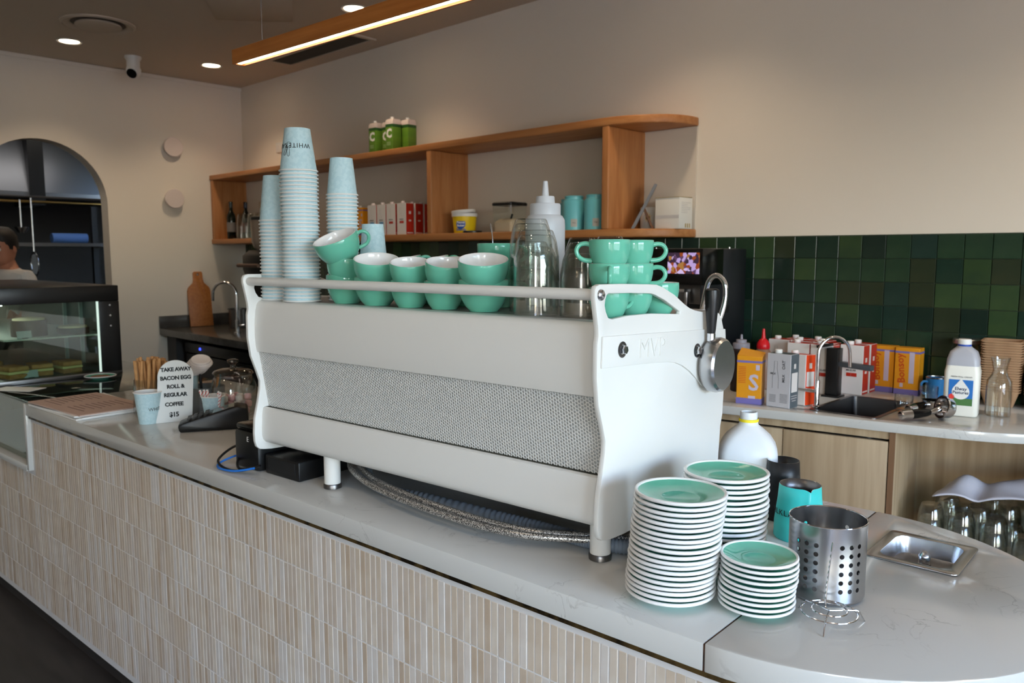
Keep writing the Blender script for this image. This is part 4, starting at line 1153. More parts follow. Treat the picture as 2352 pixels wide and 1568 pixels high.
# ---------------------------------------------------------------- wall discs, switch
for y, z, lab in ((2.873, 2.366, 'upper white round wall disc beside the arch'), (2.862, 1.947, 'lower white round wall disc beside the arch')):
    t = thing('wall_disc', lab, 'wall light', (XL, y, z))
    MB().lathe([(0, 0), (.04, 0), (.04, .03), (0, .03)], 24, M=RY(PI / 2)).build('mount', WHITE_P, t)
    MB().lathe([(0, .028), (.076, .028), (.079, .031), (.079, .043), (.076, .046), (0, .046)], 40, M=RY(PI / 2)).build('disc', mat('disc_white', (222, 208, 202), .6), t)
t = thing('wall_socket', 'small white wall outlet above the wooden shelf', 'outlet', (-6.03, YB, 2.365))
MB().box(-.06, .06, -.012, 0, -.04, .04).build('plate', WHITE_P, t, bevel=.003)
for x in (-.025, .025): MB().box(x - .012, x + .012, -.015, -.011, -.015, .015).build('rocker', WHITE_P, t, bevel=.001)

# ---------------------------------------------------------------- kitchen seen through the arch
KW = mat('kitchen_dark_wall', (48, 44, 42), .6)
XK0, XK1 = -10.4, XL - .14
mb = MB(); mb.box(XK0 - .1, XK0, -.5, 4.0, 0, 3.0); struct(mb.build('wall_kitchen_back', KW))
struct(MB().box(XK0, XK1, 3.9, 4.0, 0, 3.0).build('wall_kitchen_right', mat('kitchen_side', (92, 78, 66), .7)))
struct(MB().box(XK0, XK1, -.6, -.5, 0, 3.0).build('wall_kitchen_left', KW))
struct(MB().box(XK0, XK1, -.5, 3.9, 2.75, 2.85).build('ceiling_kitchen', KW))
HOODM = mat('hood_steel', (128, 130, 136), .34, metal=.85)
t = thing('extraction_hood', 'large stainless kitchen extraction hood seen through the arch', 'hood', (-8.35, 2.3, 2.0))
XZ = Matrix(((1, 0, 0, 0), (0, 0, -1, 0), (0, 1, 0, 0), (0, 0, 0, 1)))
hp = [(-.9, .10), (-.03, 0), (0, .02), (0, .06), (-.16, .74), (-.9, .74)]
MB().prism(hp, .04, 1.6, M=XZ).build('hood_panel', HOODM, t, smooth=0)
MB().prism(hp, -1.3, -.09, M=XZ).build('hood_panel', HOODM, t, smooth=0)
MB().box(-.5, .02, -.04, .09, -.06, .74).build('duct_column', BLACK, t)
MB().tube([(.03, -1.6, -.03), (.03, 1.3, -.03)], .012, 10).build('hood_rail', mat('rail_brass', (150, 120, 70), .35, metal=1), t)
t = thing('kitchen_shelf', 'dark steel shelf along the kitchen wall beyond the arch', 'shelf', (-8.05, 2.4, 1.59))
MB().box(-.25, .2, -.72, .45, -.03, 0).build('shelf_board', STEEL_D, t)
MB().box(-.25, -.2, .35, .4, -1.55, .35).build('post', DARK, t); MB().box(-.25, -.2, -.7, -.65, -1.55, .35).build('post', DARK, t)
t = thing('paper_roll', 'blue paper towel roll lying on the dark kitchen shelf', 'paper roll', (-8.1, 2.50, 1.636), 0)
MB().lathe([(.015, -.15), (.042, -.15), (.045, -.147), (.045, .147), (.042, .15), (.015, .15)], 24, M=RX(PI / 2)).build('roll', mat('blue_towel', (84, 118, 176), .8), t)
def utensil(lab, y, x, z0, L_, head):
    t2 = thing('ladle' if head == 'ladle' else 'strainer', lab, 'utensil', (x, y, z0))
    MB().tube([(0, 0, 0), (0, 0, -L_)], .007, 8).build('handle', STEEL, t2)
    if head == 'ladle': MB().lathe([(0, -.05), (.03, -.045), (.05, -.01), (.052, 0), (.049, 0), (.03, -.04), (0, -.045)], 20, M=T(0, 0, -L_)).build('bowl', STEEL, t2)
    else:
        MB().tube([(p[0], 0, p[1] - L_ - .1) for p in arc(0, 0, .1, 0, 2 * PI, 24)[:-1]], .006, 8, closed=True).build('hoop', STEEL, t2)
        for k in range(5): MB().tube([(-.06 + k * .03, 0, -L_ - .1 - .08), (-.06 + k * .03, 0, -L_ - .1 + .08)], .0025, 6).build('wire', STEEL_D, t2)
utensil('long steel strainer hanging in the dark kitchen', 2.01, -7.4, 1.95, .44, 'strainer')
utensil('steel ladle hanging left of the strainer in the kitchen', 1.93, -7.4, 1.93, .22, 'ladle')
t = thing('steel_rail', 'dark hanging rail holding the kitchen utensils', 'rail', (-7.4, 1.9, 1.955))
MB().tube([(0, -1.2, 0), (0, 1.2, 0)], .010, 8).build('bar', STEEL_D, t)
for y in (-1.15, 1.15): MB().tube([(0, y, 0), (0, y, .80)], .006, 8).build('hanger', STEEL_D, t)
kl = thing('kitchen_lamp', 'kitchen ceiling light above the cooking area', 'light', (-7.55, 2.1, 2.745))
MB().box(-.15, .15, -.6, .6, -.03, 0).build('lamp_panel', mat('kitchen_lamp_glow', (255, 250, 240), .5, emis=(255, 248, 238), estr=3.0), kl)

# ---------------------------------------------------------------- person behind the display
SKIN = mat('skin', (168, 112, 88), .55); HAIR = mat('dark_hair', (24, 19, 17), .6, bump=.3, bscale=220)
SHIRT = mat('grey_white_shirt', (196, 192, 190), .8, bump=.05, bscale=60); PANTS = mat('dark_trousers', (36, 36, 40), .8)
def skin_mesh(name, joints, edges, m_, parent, sub=2, root=0):
    me = bpy.data.meshes.new(name)
    me.from_pydata([j[:3] for j in joints], edges, [])
    o_ = place(name, me, parent)
    sk = o_.modifiers.new('skin', 'SKIN')
    for i, j in enumerate(joints):
        r_ = j[3] if len(j) > 3 else .05
        me.skin_vertices[0].data[i].radius = (r_ if not isinstance(r_, tuple) else r_[0], r_ if not isinstance(r_, tuple) else r_[1])
        me.skin_vertices[0].data[i].use_root = (i == root)
    sd = o_.modifiers.new('sub', 'SUBSURF'); sd.levels = sub; sd.render_levels = sub
    me.materials.append(m_)
    return o_
ps = thing('person', 'person in a pale T-shirt standing behind the display case', 'person', (-6.13, 1.515, 0), math.atan2(-.5, .35) - .35)
# local: +x forward, +y left, z up
body_j = [(0, 0, .95, .13), (0, 0, 1.12, .125), (.01, 0, 1.30, .14), (.01, 0, 1.385, .08), (.012, 0, 1.43, .052), (.02, 0, 1.475, .048),
          (0, .19, 1.34, .055), (.03, .235, 1.10, .042), (.20, .21, .98, .034), (.26, .20, .965, .03),
          (0, -.19, 1.34, .055), (.03, -.235, 1.10, .042), (.20, -.21, .98, .034), (.26, -.20, .965, .03),
          (0, .10, .90, .09), (.01, .10, .50, .062), (0, .10, .09, .042), (.12, .10, .035, .036), (0, -.10, .90, .09), (.01, -.10, .50, .062), (0, -.10, .09, .042), (.12, -.10, .035, .036)]
body_e = [(0, 1), (1, 2), (2, 3), (3, 4), (4, 5), (2, 6), (6, 7), (7, 8), (8, 9), (2, 10), (10, 11), (11, 12), (12, 13), (0, 14), (14, 15), (15, 16), (16, 17), (0, 18), (18, 19), (19, 20), (20, 21)]
bd = skin_mesh('body', body_j, body_e, SKIN, ps)
skin_mesh('shirt', [(0, 0, .92, .145), (0, 0, 1.12, .14), (.01, 0, 1.30, .155), (.01, 0, 1.385, .088), (.012, 0, 1.405, .07), (0, .19, 1.335, .072), (.015, .225, 1.20, .066), (0, -.19, 1.335, .072), (.015, -.225, 1.20, .066)],
          [(0, 1), (1, 2), (2, 3), (3, 4), (2, 5), (5, 6), (2, 7), (7, 8)], SHIRT, ps)
skin_mesh('trousers', [(0, 0, .96, .14), (0, .10, .88, .10), (.01, .10, .50, .078), (0, .10, .12, .06), (0, -.10, .88, .10), (.01, -.10, .50, .078), (0, -.10, .12, .06)], [(0, 1), (1, 2), (2, 3), (0, 4), (4, 5), (5, 6)], PANTS, ps)
for s in (-1, 1):
    for k in range(5):
        y0 = s * (.20 + (k - 2) * .016)
        Lf = (.055, .072, .078, .072, .055)[k]
        if k == (0 if s > 0 else 4): pts_ = [(.265, s * .175, .965, .010), (.29, s * .150, .955, .009), (.31, s * .140, .945, .008)]
        else: pts_ = [(.275, y0, .965, .0095), (.275 + Lf * .5, y0, .955, .009), (.275 + Lf, y0, .935, .008)]
        skin_mesh('finger', pts_, [(0, 1), (1, 2)], SKIN, bd, sub=1)
# head: egg shaped lathe, then nose, ears, eyes, mouth, hair
HM = T(.035, 0, 1.535) @ RZ(R(25)) @ RY(R(14))
mb = MB(); mb.lathe([(0, -.118), (.028, -.114), (.046, -.098), (.060, -.07), (.070, -.03), (.0745, .01), (.0745, .05), (.066, .085), (.045, .11), (.02, .12), (0, .122)], 28)
mb.v = [(x * 1.22 + (.012 if z < -.04 else 0), y, z) for x, y, z in mb.v]
hd = mb.build('head', SKIN, ps); hd.matrix_local = HM
MB().add([(.082, -.012, -.02), (.082, .012, -.02), (.112, .010, -.028), (.112, -.010, -.028), (.088, 0, .03), (.09, 0, -.034)], [(0, 3, 4), (3, 2, 4), (2, 1, 4), (0, 5, 3), (3, 5, 2), (2, 5, 1)]).build('nose', SKIN, hd, smooth=80)
for s in (-1, 1):
    MB().lathe([(0, -.006), (.018, -.004), (.022, 0), (.018, .004), (0, .003)], 14, M=T(-.005, s * .075, -.005) @ RX(PI / 2) @ Matrix.Diagonal((.75, 1.35, 1, 1))).build('ear', SKIN, hd)
    MB().lathe([(0, -.011), (.008, -.008), (.011, 0), (.008, .008), (0, .011)], 12, M=T(.079, s * .031, .006)).build('eye', CER_W, hd)
    MB().box(-.004, .004, -.017, .017, -.003, .003).build('eyebrow', HAIR, hd, (.088, s * .032, .028), (0, 0, s * R(18)))
MB().box(-.004, .003, -.024, .024, -.004, .004).build('mouth', mat('lips', (150, 84, 74), .5), hd, (.092, 0, -.062), bevel=.002)
mb = MB(); mb.lathe([(.0765, -.02), (.080, .02), (.081, .06), (.073, .096), (.052, .124), (.024, .136), (0, .138)], 28)
mb.v = [(x * 1.22 - (.012 if z < .09 else .004), y * 1.02, z + max(0, x) * .55 * (1 if z < .08 else .2)) for x, y, z in mb.v]
mb.build('hair', HAIR, hd)
# ---------------------------------------------------------------- oak wall shelf
SX0, SX1, SY, SB, ST = XL + .006, -2.11, 3.18, 1.617, 2.158
ws_ = thing('wall_shelf', 'long oak wall shelf unit with two uprights and a rounded end', 'shelf', (SX0, YB, 1.577))
def shelf_board(z, lab_):
    end = [(-2.47 + (SX1 + 2.47) * math.sin(a), YB - .05 - (YB - .05 - SY) * math.cos(a)) for a in [PI / 2 * k / 14 for k in range(15)]]
    P = [(SX0, SY)] + end + [(SX1, YB - .001), (SX0, YB - .001)]
    return MB().prism([(x - SX0, y - YB) for x, y in P], 0, .041).build('board', OAK, ws_, (0, 0, z - 1.577), bevel=.007, bseg=3, smooth=30)
shelf_board(1.577, 'bottom'); shelf_board(ST - .041, 'top')
for x in (-6.66, -3.80, -2.462):
    MB().box(0, .044, SY + .004, YB - .002, SB, ST - .041).build('upright', OAK_V, ws_, (x - SX0, -YB, -1.577), bevel=.007, bseg=3)
MB().box(0.05, SX1 - SX0 - .004, -.010, -.001, SB + .001 - 1.577, ST - .042 - 1.577).build('back_panel', mat('shelf_back', (222, 212, 198), .7), ws_)

GCAP = mat('cap_white', (238, 236, 232), .4)
def carton(name, lab, loc, rz, w, d, h, mf, ms, cap=True, group=None, slope=0.0, mt=None, rot=None, prints=None, bands=None):
    """milk carton: front is -y, side faces +x"""
    t2 = thing(name, lab, 'carton', loc, rz, group, rot)
    x, y = w / 2, d / 2
    vs = [(-x, -y, 0), (x, -y, 0), (x, y, 0), (-x, y, 0), (-x, -y, h - slope * .3), (x, -y, h - slope * .6), (x, y, h + slope * .2), (-x, y, h + slope)]
    fs = [(0, 3, 2, 1), (0, 1, 5, 4), (2, 3, 7, 6), (1, 2, 6, 5), (3, 0, 4, 7), (4, 5, 6, 7)]
    mb = MB(); mb.add(vs, fs); mb.m = [0, 0, 0, 1, 1, 2]
    mb.build('carton_body', [mf, ms, mt or ms], t2, bevel=.0012, bseg=1)
    if cap:
        c2 = MB(); c2.lathe([(0, 0), (.0125, 0), (.0135, .002), (.0135, .013), (.012, .015), (0, .015)], 18); c2.build('screw_cap', GCAP, t2, (-x * .35, -y * .2, h - .001))
    for q in (prints or []):
        kind = q[0]
        if kind == 'box':   # face, cx, cz, bw, bh, material
            _, face, cx, cz, bw, bh, m_ = q
            if face == 'f': MB().box(cx - bw / 2, cx + bw / 2, -y - .0006, -y, cz - bh / 2, cz + bh / 2).build('print_panel', m_, t2, smooth=0)
            else: MB().box(x, x + .0006, cx - bw / 2, cx + bw / 2, cz - bh / 2, cz + bh / 2).build('print_panel', m_, t2, smooth=0)
        elif kind == 'txt':
            _, face, body, cx, cz, size, turn, m_ = q
            vs, fs = text(body, size, .0002, bold=size * .02)
            M = (T(cx, -y - .0008, cz) @ RX(PI / 2) if face == 'f' else T(x + .0008, cx, cz) @ RZ(PI / 2) @ RX(PI / 2)) @ RZ(turn)
            MB().add(vs, fs, M=M).build('lettering', m_, t2, smooth=0)
        elif kind == 'band':   # all round
            _, z0, z1, m_ = q
            MB().box(-x - .0004, x + .0004, -y - .0004, y + .0004, z0, z1).build('colour_band', m_, t2, smooth=0)
    return t2
C_WH = mat('carton_white', (224, 218, 214), .45); C_RED = mat('carton_red', (186, 44, 26), .45); C_ORG = mat('carton_orange', (228, 70, 26), .45)
C_YEL = mat('carton_yellow', (226, 152, 26), .45); C_PUR = mat('carton_purple', (120, 112, 178), .45); C_GRY = mat('carton_grey', (196, 194, 198), .45); C_SLT = mat('carton_slate', (84, 94, 100), .45)
C_BLU = mat('carton_lightblue', (110, 160, 200), .45); C_INK = mat('carton_ink', (88, 88, 92), .5); C_SCR = mat('carton_script', (206, 84, 24), .5); C_SIL = mat('ribbon_silver', (198, 188, 206), .4)
C_LGT = mat('carton_line', (178, 174, 174), .5)
def bottle_outline(t2, d, h, m_=None):
    P = [(-.012, .35 * h), (-.012, .55 * h), (-.006, .72 * h), (-.006, .86 * h), (.006, .86 * h), (.006, .72 * h), (.012, .55 * h), (.012, .35 * h)]
    MB().tube([(x - .012, -d / 2 - .0003, z) for x, z in P], .0005, 5).build('bottle_outline', m_ or C_LGT, t2)
def milk_carton(lab, loc, rz=0, colr=C_RED, h=.2, group=None, rot=None, side=None):
    t2 = carton('milk_carton', lab, loc, rz, .093, .064, h, C_WH, side or C_RED, True, group, prints=[('box', 'f', .002, h * .40, .042, h * .075, colr), ('txt', 'f', 'MILKLAB', 0, h * .49, .010, 0, C_INK), ('box', 's', 0, h * .70, .018, .018, C_WH), ('box', 's', 0, h * .45, .020, .010, C_WH), ('box', 's', 0, h * .06, .05, .006, C_WH)], rot=rot)
    bottle_outline(t2, .064, h)
    return t2
Z1 = SB + .0005
GM = 'milk cartons on the oak shelf'
for k, (x, c_, nm) in enumerate([(-4.415, C_BLU, 'first'), (-4.312, C_BLU, 'second'), (-4.209, C_RED, 'third'), (-4.098, C_RED, 'fourth')]):
    milk_carton('white milk carton with a %s band, %s from the left on the shelf' % ('blue' if k < 2 else 'red', nm), (x, 3.255, Z1), 0, c_, .2, GM)
for k, nm in ((1, 'directly behind the fourth white carton'), (2, 'behind, against the wall')):
    milk_carton('red sided milk carton %s on the shelf' % nm, (-4.096 + .004 * k, 3.255 + .072 * k, Z1), 0, C_RED, .2, GM)
def soy_carton(lab, loc, rz=0, slope=0.0, h=.195, cap=False, letter=False, group=None):
    pr = [('band', 0, .022, C_PUR), ('band', h - .022 - slope * .6, h - .014 - slope * .6, C_PUR)]
    if letter: pr += [('txt', 'f', 'Bonsoy', -.022, h * .56, .040, PI / 2 + .1, C_SCR), ('box', 'f', .018, h * .58, .019, h * .66, C_SIL), ('box', 'f', -.018, h * .20, .012, .016, C_SIL)]
    else: pr += [('txt', 'f', 'S', .018, h * .42, .085, 0, C_SIL), ('box', 'f', .012, h * .14, .026, .010, C_SIL), ('box', 'f', .032, h * .74, .014, .02, C_SIL)] + [('box', 'f', -.026, h * (.74 - .035 * k), .028, .0022, C_SCR) for k in range(10)]
    return carton('soy_carton', lab, loc, rz, .092, .062, h, C_YEL, C_YEL, cap, group, slope, prints=pr)
for k, (x, nm) in enumerate([(-4.86, 'left'), (-4.755, 'middle'), (-4.655, 'right')]):
    soy_carton('yellow soy carton, %s of three behind the short paper cup' % nm, (x, 3.32, Z1), 0, 0, .195, True)
# wine bottles and upturned glasses at the left end
def wine_bottle(lab, x, y, mg, mcap, mlab):
    t2 = thing('wine_bottle', lab, 'bottle', (x, y, Z1))
    MB().lathe([(0, 0), (.035, 0), (.037, .004), (.037, .175), (.034, .2), (.018, .235), (.0145, .25), (.0145, .30), (.016, .302), (.016, .312), (0, .313)], 24).build('glass_body', mg, t2)
    MB().lathe([(.0152, .262), (.0158, .3135), (0, .314)], 20).build('capsule', mcap, t2)
    MB().lathe([(.0374, .06), (.0374, .14)], 24).build('paper_label', mlab, t2)
GBK = mat('dark_green_glass', (14, 20, 14), .1); LBL = mat('grey_label', (120, 114, 112), .6)
wine_bottle('dark wine bottle with a grey label nearest the shelf end', -6.47, 3.265, GBK, mat('foil_dark', (30, 40, 38), .3), LBL)
wine_bottle('dark bottle with a navy cap behind the first wine bottle', -6.415, 3.37, GBK, mat('foil_navy', (30, 34, 52), .4), mat('red_label', (140, 40, 36), .6))
wine_bottle('clear bottle with a pale stopper behind the glasses', -6.26, 3.43, GLASS_TUM, mat('cork', (196, 170, 140), .7), LBL)
tray = MB().box(-.29, .29, -.09, .09, 0, .006).build('glass_tray', thin_glass('tray_glass', (150, 180, 170), 2), None, (-6.05, 3.30, Z1)); tag(tray, 'greenish glass tray under the upturned glasses', 'tray')
TALL = tumbler_mesh(.040, .026, .20, GLASS_TUM, 'tall_glass', seg=20)
for r_ in range(2):
    for k in range(6):
        o_ = place('tall_glass', TALL, None, (-6.28 + .092 * k, 3.255 + .09 * r_, Z1 + .0065))
        tag(o_, 'tall glass upside down, %s from the left in the %s tray row' % ((['first'] + ORD[1:6])[k], ('front', 'back')[r_]), 'glass', 'upturned glasses on the tray')
# tub, lid, canister, tins
t = thing('spread_tub', 'yellow plastic spread tub with white lids stacked on top', 'tub', (-3.585, 3.30, Z1))
MB().lathe([(0, 0), (.062, 0), (.064, .003), (.074, .105), (.076, .105), (.076, .112), (0, .112)], 36).build('tub_wall', mat('tub_yellow', (246, 208, 28), .4), t)
MB().lathe([(.078, .100), (.0785, .118), (.075, .121), (0, .121)], 36).build('lid', GCAP, t)
MB().lathe([(.072, .121), (.074, .136), (.070, .139), (0, .139)], 36).build('lid', GCAP, t, (.012, -.004, 0), (R(3), R(-4), 0))
ang = math.atan2(-3.3, 3.585) - .35
mb = MB()
for k in range(10):
    for j in range(3): pass
vs = []; fs = []
for k in range(15):
    for z, e in ((.028, 0), (.085, 0)):
        a = ang - .42 + .06 * k
        mid = .056; half = .032 * math.sqrt(max(0, 1 - ((k - 7) / 7.2) ** 2)); rr3 = .064 + (.074 - .064) * mid / .105 + .0012
        vs.append((rr3 * math.cos(a), rr3 * math.sin(a), mid + (half if z > .05 else -half)))
for k in range(14): fs.append((2 * k, 2 * k + 2, 2 * k + 3, 2 * k + 1))
MB().add(vs, fs).build('blue_print', mat('tub_blue', (36, 84, 176), .4), t)
vs, fs = text('Smooth', .020, .0002, bold=.0005); MB().add(bend(vs, lambda z: .0665, .022, ang), fs).build('lettering', MATS['tub_blue'], t, smooth=0)
vs, fs = text('Peanut\nButter', .018, .0002, bold=.0005); MB().add(bend(vs, lambda z: .0706, .055, ang), fs).build('lettering', mat('tub_white', (250, 246, 240), .4), t, smooth=0)
t = thing('jar_lid', 'flat black lid lying on the shelf beside the tub', 'lid', (-3.455, 3.245, Z1)); MB().lathe([(0, .002), (.052, .002), (.055, 0), (.057, .002), (.057, .010), (.054, .013), (0, .013)], 32).build('disc', BLACK, t)
t = thing('storage_canister', 'clear square canister with black lid and pale powder', 'canister', (-3.215, 3.31, Z1), R(3))
loft([(.066, .066, .012, 0), (.068, .068, .012, .005), (.072, .072, .012, .152)], GLASS_T, 'canister_wall', t)
loft([(.063, .063, .011, .004), (.066, .066, .011, .055), (.05, .04, .011, .075), (.01, .01, .005, .082)], mat('pale_powder', (214, 192, 164), .9), 'powder', t, cap1=True)
loft([(.074, .074, .012, .151), (.075, .075, .012, .163), (.07, .07, .012, .169)], BLACK, 'lid', t, cap1=True)
MB().box(.068, .092, -.02, .02, .150, .162).build('latch', BLACK, t, bevel=.003)
MB().tube([(.03, -.03, .06), (.055, -.04, .10)], .006, 8).build('scoop_handle', DARK, t)
TEAL = mat('teal_tin', (108, 190, 200), .3)
for k, (x, y, s, lab) in enumerate([(-2.71, 3.275, 1, 'teal tea tin in front, left of the pair'), (-2.565, 3.275, 1.0, 'teal tea tin in front, right of the pair beside the upright'), (-2.85, 3.41, .98, 'teal tea tin behind at the left'), (-2.545, 3.41, 1.04, 'teal tea tin behind beside the upright')]):
    t = thing('tea_tin', lab, 'tin', (x, y, Z1), 0, 'teal tea tins on the shelf')
    MB().lathe([(0, 0), (.057, 0), (.0595, .002), (.0595, .146 * s), (.056, .156 * s), (.049, .160 * s)], 36).build('tin_body', TEAL, t)
    MB().lathe([(.0485, .158 * s), (.0485, .172 * s), (.050, .173 * s), (.050, .177 * s), (.044, .180 * s), (0, .180 * s)], 36).build('lid', TEAL, t)
    if k < 2:
        a = math.atan2(-y, -x) + .05
        mb = MB(); mb.lathe([(.0600, .018), (.0600, .058)], 10, a0=a - .32, a1=a + .24); mb.build('paper_label', mat('tin_label', (176, 176, 170), .6), t)
        vs, fs = text('TEA', .010, .0002); MB().add(bend(vs, lambda z: .0601, .038, a - .04), fs).build('lettering', INK, t, smooth=0)
# picture frame leaning on its strut, sunflower can, white box
t = thing('picture_frame', 'grey picture frame seen edge-on with a brown strut', 'frame', (-2.36, 3.31, Z1), R(35))
LM = RY(R(27))
mb = MB()
for a_ in ((-.06, -.047, 0, .245), (.047, .06, 0, .245), (-.047, .047, 0, .016), (-.047, .047, .229, .245)): mb.box(-.007, .007, a_[0], a_[1], a_[2], a_[3], M=LM)
mb.build('moulding', mat('frame_grey', (112, 112, 116), .5), t)
MB().box(-.003, .003, -.047, .047, .016, .229, M=LM).build('picture', PAPER_W, t)
MB().box(-.006, .006, -.018, .018, 0, .112, M=T(.100, 0, .003) @ RY(R(-24))).build('strut', mat('frame_brown', (110, 74, 48), .7), t)
t = thing('sunflower_can', 'small white can printed with a yellow sunflower', 'can', (-2.362, 3.448, Z1))
MB().lathe([(0, 0), (.038, 0), (.040, .003), (.040, .108), (.036, .114), (0, .114)], 32).build('can_body', WHITE_P, t)
a = math.atan2(-3.425, 2.285); mb = MB()
for k in range(12):
    q = 2 * PI * k / 12
    mb.add(bend([(.009 * math.cos(q - .3), .009 * math.sin(q - .3), 0), (.026 * math.cos(q), .030 * math.sin(q), 0), (.009 * math.cos(q + .3), .009 * math.sin(q + .3), 0)], lambda z: .0402, .06, a), [(0, 1, 2)])
mb.build('petal_print', mat('sunflower_yellow', (220, 170, 30), .5), t, smooth=0)
mb = MB(); mb.add(bend([(0, 0, .0003)] + [(.010 * math.cos(2 * PI * k / 12), .010 * math.sin(2 * PI * k / 12), .0003) for k in range(12)], lambda z: .0402, .06, a), [(0, k + 1, (k + 1) % 12 + 1) for k in range(12)]); mb.build('seed_print', mat('seed_brown', (70, 44, 26), .6), t, smooth=0)
t = thing('white_box', 'white cardboard box with a printed side at the shelf end', 'box', (-2.182, 3.405, Z1))
MB().box(-.07, .068, -.058, .06, 0, .150).build('carton_body', mat('box_white', (232, 228, 220), .6), t, bevel=.002)
MB().box(-.07, .068, -.058, .06, .1505, .1535).build('top_flap', mat('box_tan', (176, 156, 112), .7), t, (0, 0, 0), (R(1.2), 0, 0))
for k in range(7): MB().box(.0682, .0688, -.04, random.uniform(.01, .045), .125 - k * .008, .1265 - k * .008).build('print_line', C_LGT, t, smooth=0)
for k in range(3): MB().box(.0682, .0688, -.005 + k * .018, .004 + k * .018, .006, .026).build('print_mark', mat('print_gold', (178, 150, 80), .5), t, smooth=0)
MB().box(-.069, .066, -.0586, -.0581, .05, .066).build('print_band', mat('print_grey', (200, 196, 194), .6), t, smooth=0)
# green cartons on top
C_GRN = mat('coconut_green', (70, 120, 40), .45, col2=(112, 150, 44), scale=5, stretch=(.2, .2, 1.4), lo=.35, hi=.6); C_GRD = mat('coconut_dark', (44, 88, 40), .45)
for k, (x, y, nm) in enumerate([(-4.425, 3.28, 'first from the left'), (-4.335, 3.32, 'second from the left'), (-4.215, 3.26, 'third from the left'), (-4.165, 3.345, 'fourth from the left, half hidden')]):
    t = thing('coconut_carton', 'green carton with white top, %s on the shelf top' % nm, 'carton', (x, y, ST + .0005), R(2), 'green cartons on top of the shelf')
    MB().box(-.036, .036, -.036, .036, 0, .165).build('carton_body', C_GRN, t, bevel=.003)
    MB().box(-.0364, .0364, -.0364, .0364, .145, .166).build('dark_band', C_GRD, t, bevel=.003)
    loft([(.0362, .0362, .003, .166), (.0362, .0362, .003, .186), (.034, .028, .003, .198)], mat('carton_pinkwhite', (220, 204, 196), .5), 'carton_top', t, cap1=True)
    MB().lathe([(.012, .194), (.012, .212), (.010, .214), (0, .214)], 16).build('screw_cap', GCAP, t, (-.006, -.004, 0))
    if k < 3:
        vs, fs = text('C', .075, .0002, bold=.004); MB().add(vs, fs, M=T(0, -.0366, .105) @ RX(PI / 2)).build('lettering', GCAP, t, smooth=0)
        for q in range(3): MB().box(-.024, .014, -.0368, -.0362, .05 - q * .008, .053 - q * .008).build('print_line', mat('pale_green', (170, 196, 140), .5), t, smooth=0)
# ---------------------------------------------------------------- back counter
BC = .93
edge = [(-4.35, 2.63), (-3.2, 2.61), (-2.1, 2.615), (-1.75, 2.635), (-1.479, 2.678), (-1.179, 2.745), (-.925, 2.785), (-.701, 2.836), (-.553, 2.905), (-.40, 3.02), (-.28, 3.18), (-.22, 3.35), (-.20, 3.485)]
ed = [(p.x, p.y) for p in spline([(x, y, 0) for x, y in edge], 5)]
sx0, sx1, sy0, sy1 = -1.205, -.985, 2.83, 3.22
o = holed('back_worktop', ed + [(-4.35, 3.485)], [rrect(sx0, sx1, sy0, sy1, .02, 4)], BC - .032, BC, STONE, bevel=.002)
tag(o, 'pale stone back worktop with a curved front edge below the green tiles', 'worktop')
t = thing('sink', 'dark steel sink sunk into the back worktop', 'sink', ((sx0 + sx1) / 2, (sy0 + sy1) / 2, BC))
hx_, hy_ = (sx1 - sx0) / 2, (sy1 - sy0) / 2
holed('flange', rrect(-hx_ - .012, hx_ + .012, -hy_ - .012, hy_ + .012, .02, 4), [rrect(-hx_ + .002, hx_ - .002, -hy_ + .002, hy_ - .002, .018, 4)], .0003, .0022, STEEL_D, t)
vs, fs = [], []
r1 = rrect(-hx_ + .002, hx_ - .002, -hy_ + .002, hy_ - .002, .018, 4); r2 = rrect(-hx_ + .008, hx_ - .008, -hy_ + .008, hy_ - .008, .02, 4); n = len(r1)
vs = [(x, y, .001) for x, y in r1] + [(x, y, -.17) for x, y in r2]
fs = [(i, (i + 1) % n, n + (i + 1) % n, n + i) for i in range(n)] + [tuple(n + i for i in range(n))]
MB().add(vs, fs).build('basin', STEEL_D, t, smooth=40)
MB().lathe([(.03, -.168), (.026, -.166), (0, -.167)], 20).build('drain', CHROME, t)
# cabinets
cab = thing('back_cabinet', 'pale oak veneer cabinet doors under the back worktop', 'cabinet', (-2.0, 2.640, 0), R(9.3))
MB().box(-2.3, 1.086, .02, .50, 0, .09).build('plinth', DARK, cab)
MB().box(-2.3, 1.086, .022, .50, .09, .74).build('carcass', mat('veneer_shadow', (96, 80, 62), .7), cab)
MB().box(-2.3, 1.105, 0.004, .022, .866, BC - .033).build('top_rail', VENEER, cab)
for a, b in ((-1.5, -.75), (-.747, .005), (.008, .728), (.731, 1.085)):
    MB().box(a, b, 0, .019, .095, .858).build('door', VENEER, cab, bevel=.0012)
MB().box(1.088, 1.108, -.002, .52, .0, BC - .033).build('end_panel', VENEER, cab, bevel=.001)
MB().box(1.0885, 1.1075, -.004, -.0021, .0, BC - .034).build('edge_strip', wood('veneer_dark', (128, 94, 66), (112, 80, 56), axis=(16, 16, .8), scale=2.2), cab)
op = thing('open_shelving', 'open pale oak bay holding upturned glasses under the worktop', 'shelf', (-.89, 2.86, 0))
MB().box(-.22, .72, .50, .52, .0, BC - .034).build('back_panel', VENEER, op)
MB().box(.02, .62, .0, .50, .485, .508).build('shelf_board', VENEER, op)
MB().box(.60, .62, .08, .50, 0, BC - .034).build('side_panel', VENEER, op)
MB().box(.02, .62, .06, .50, 0, .09).build('plinth', DARK, op)
TU = tumbler_mesh(.042, .032, .092, GLASS_TUM, 'tumbler', seg=24)
rs = random.Random(4)
NAMES = ['first', 'second', 'third', 'fourth', 'fifth', 'sixth']
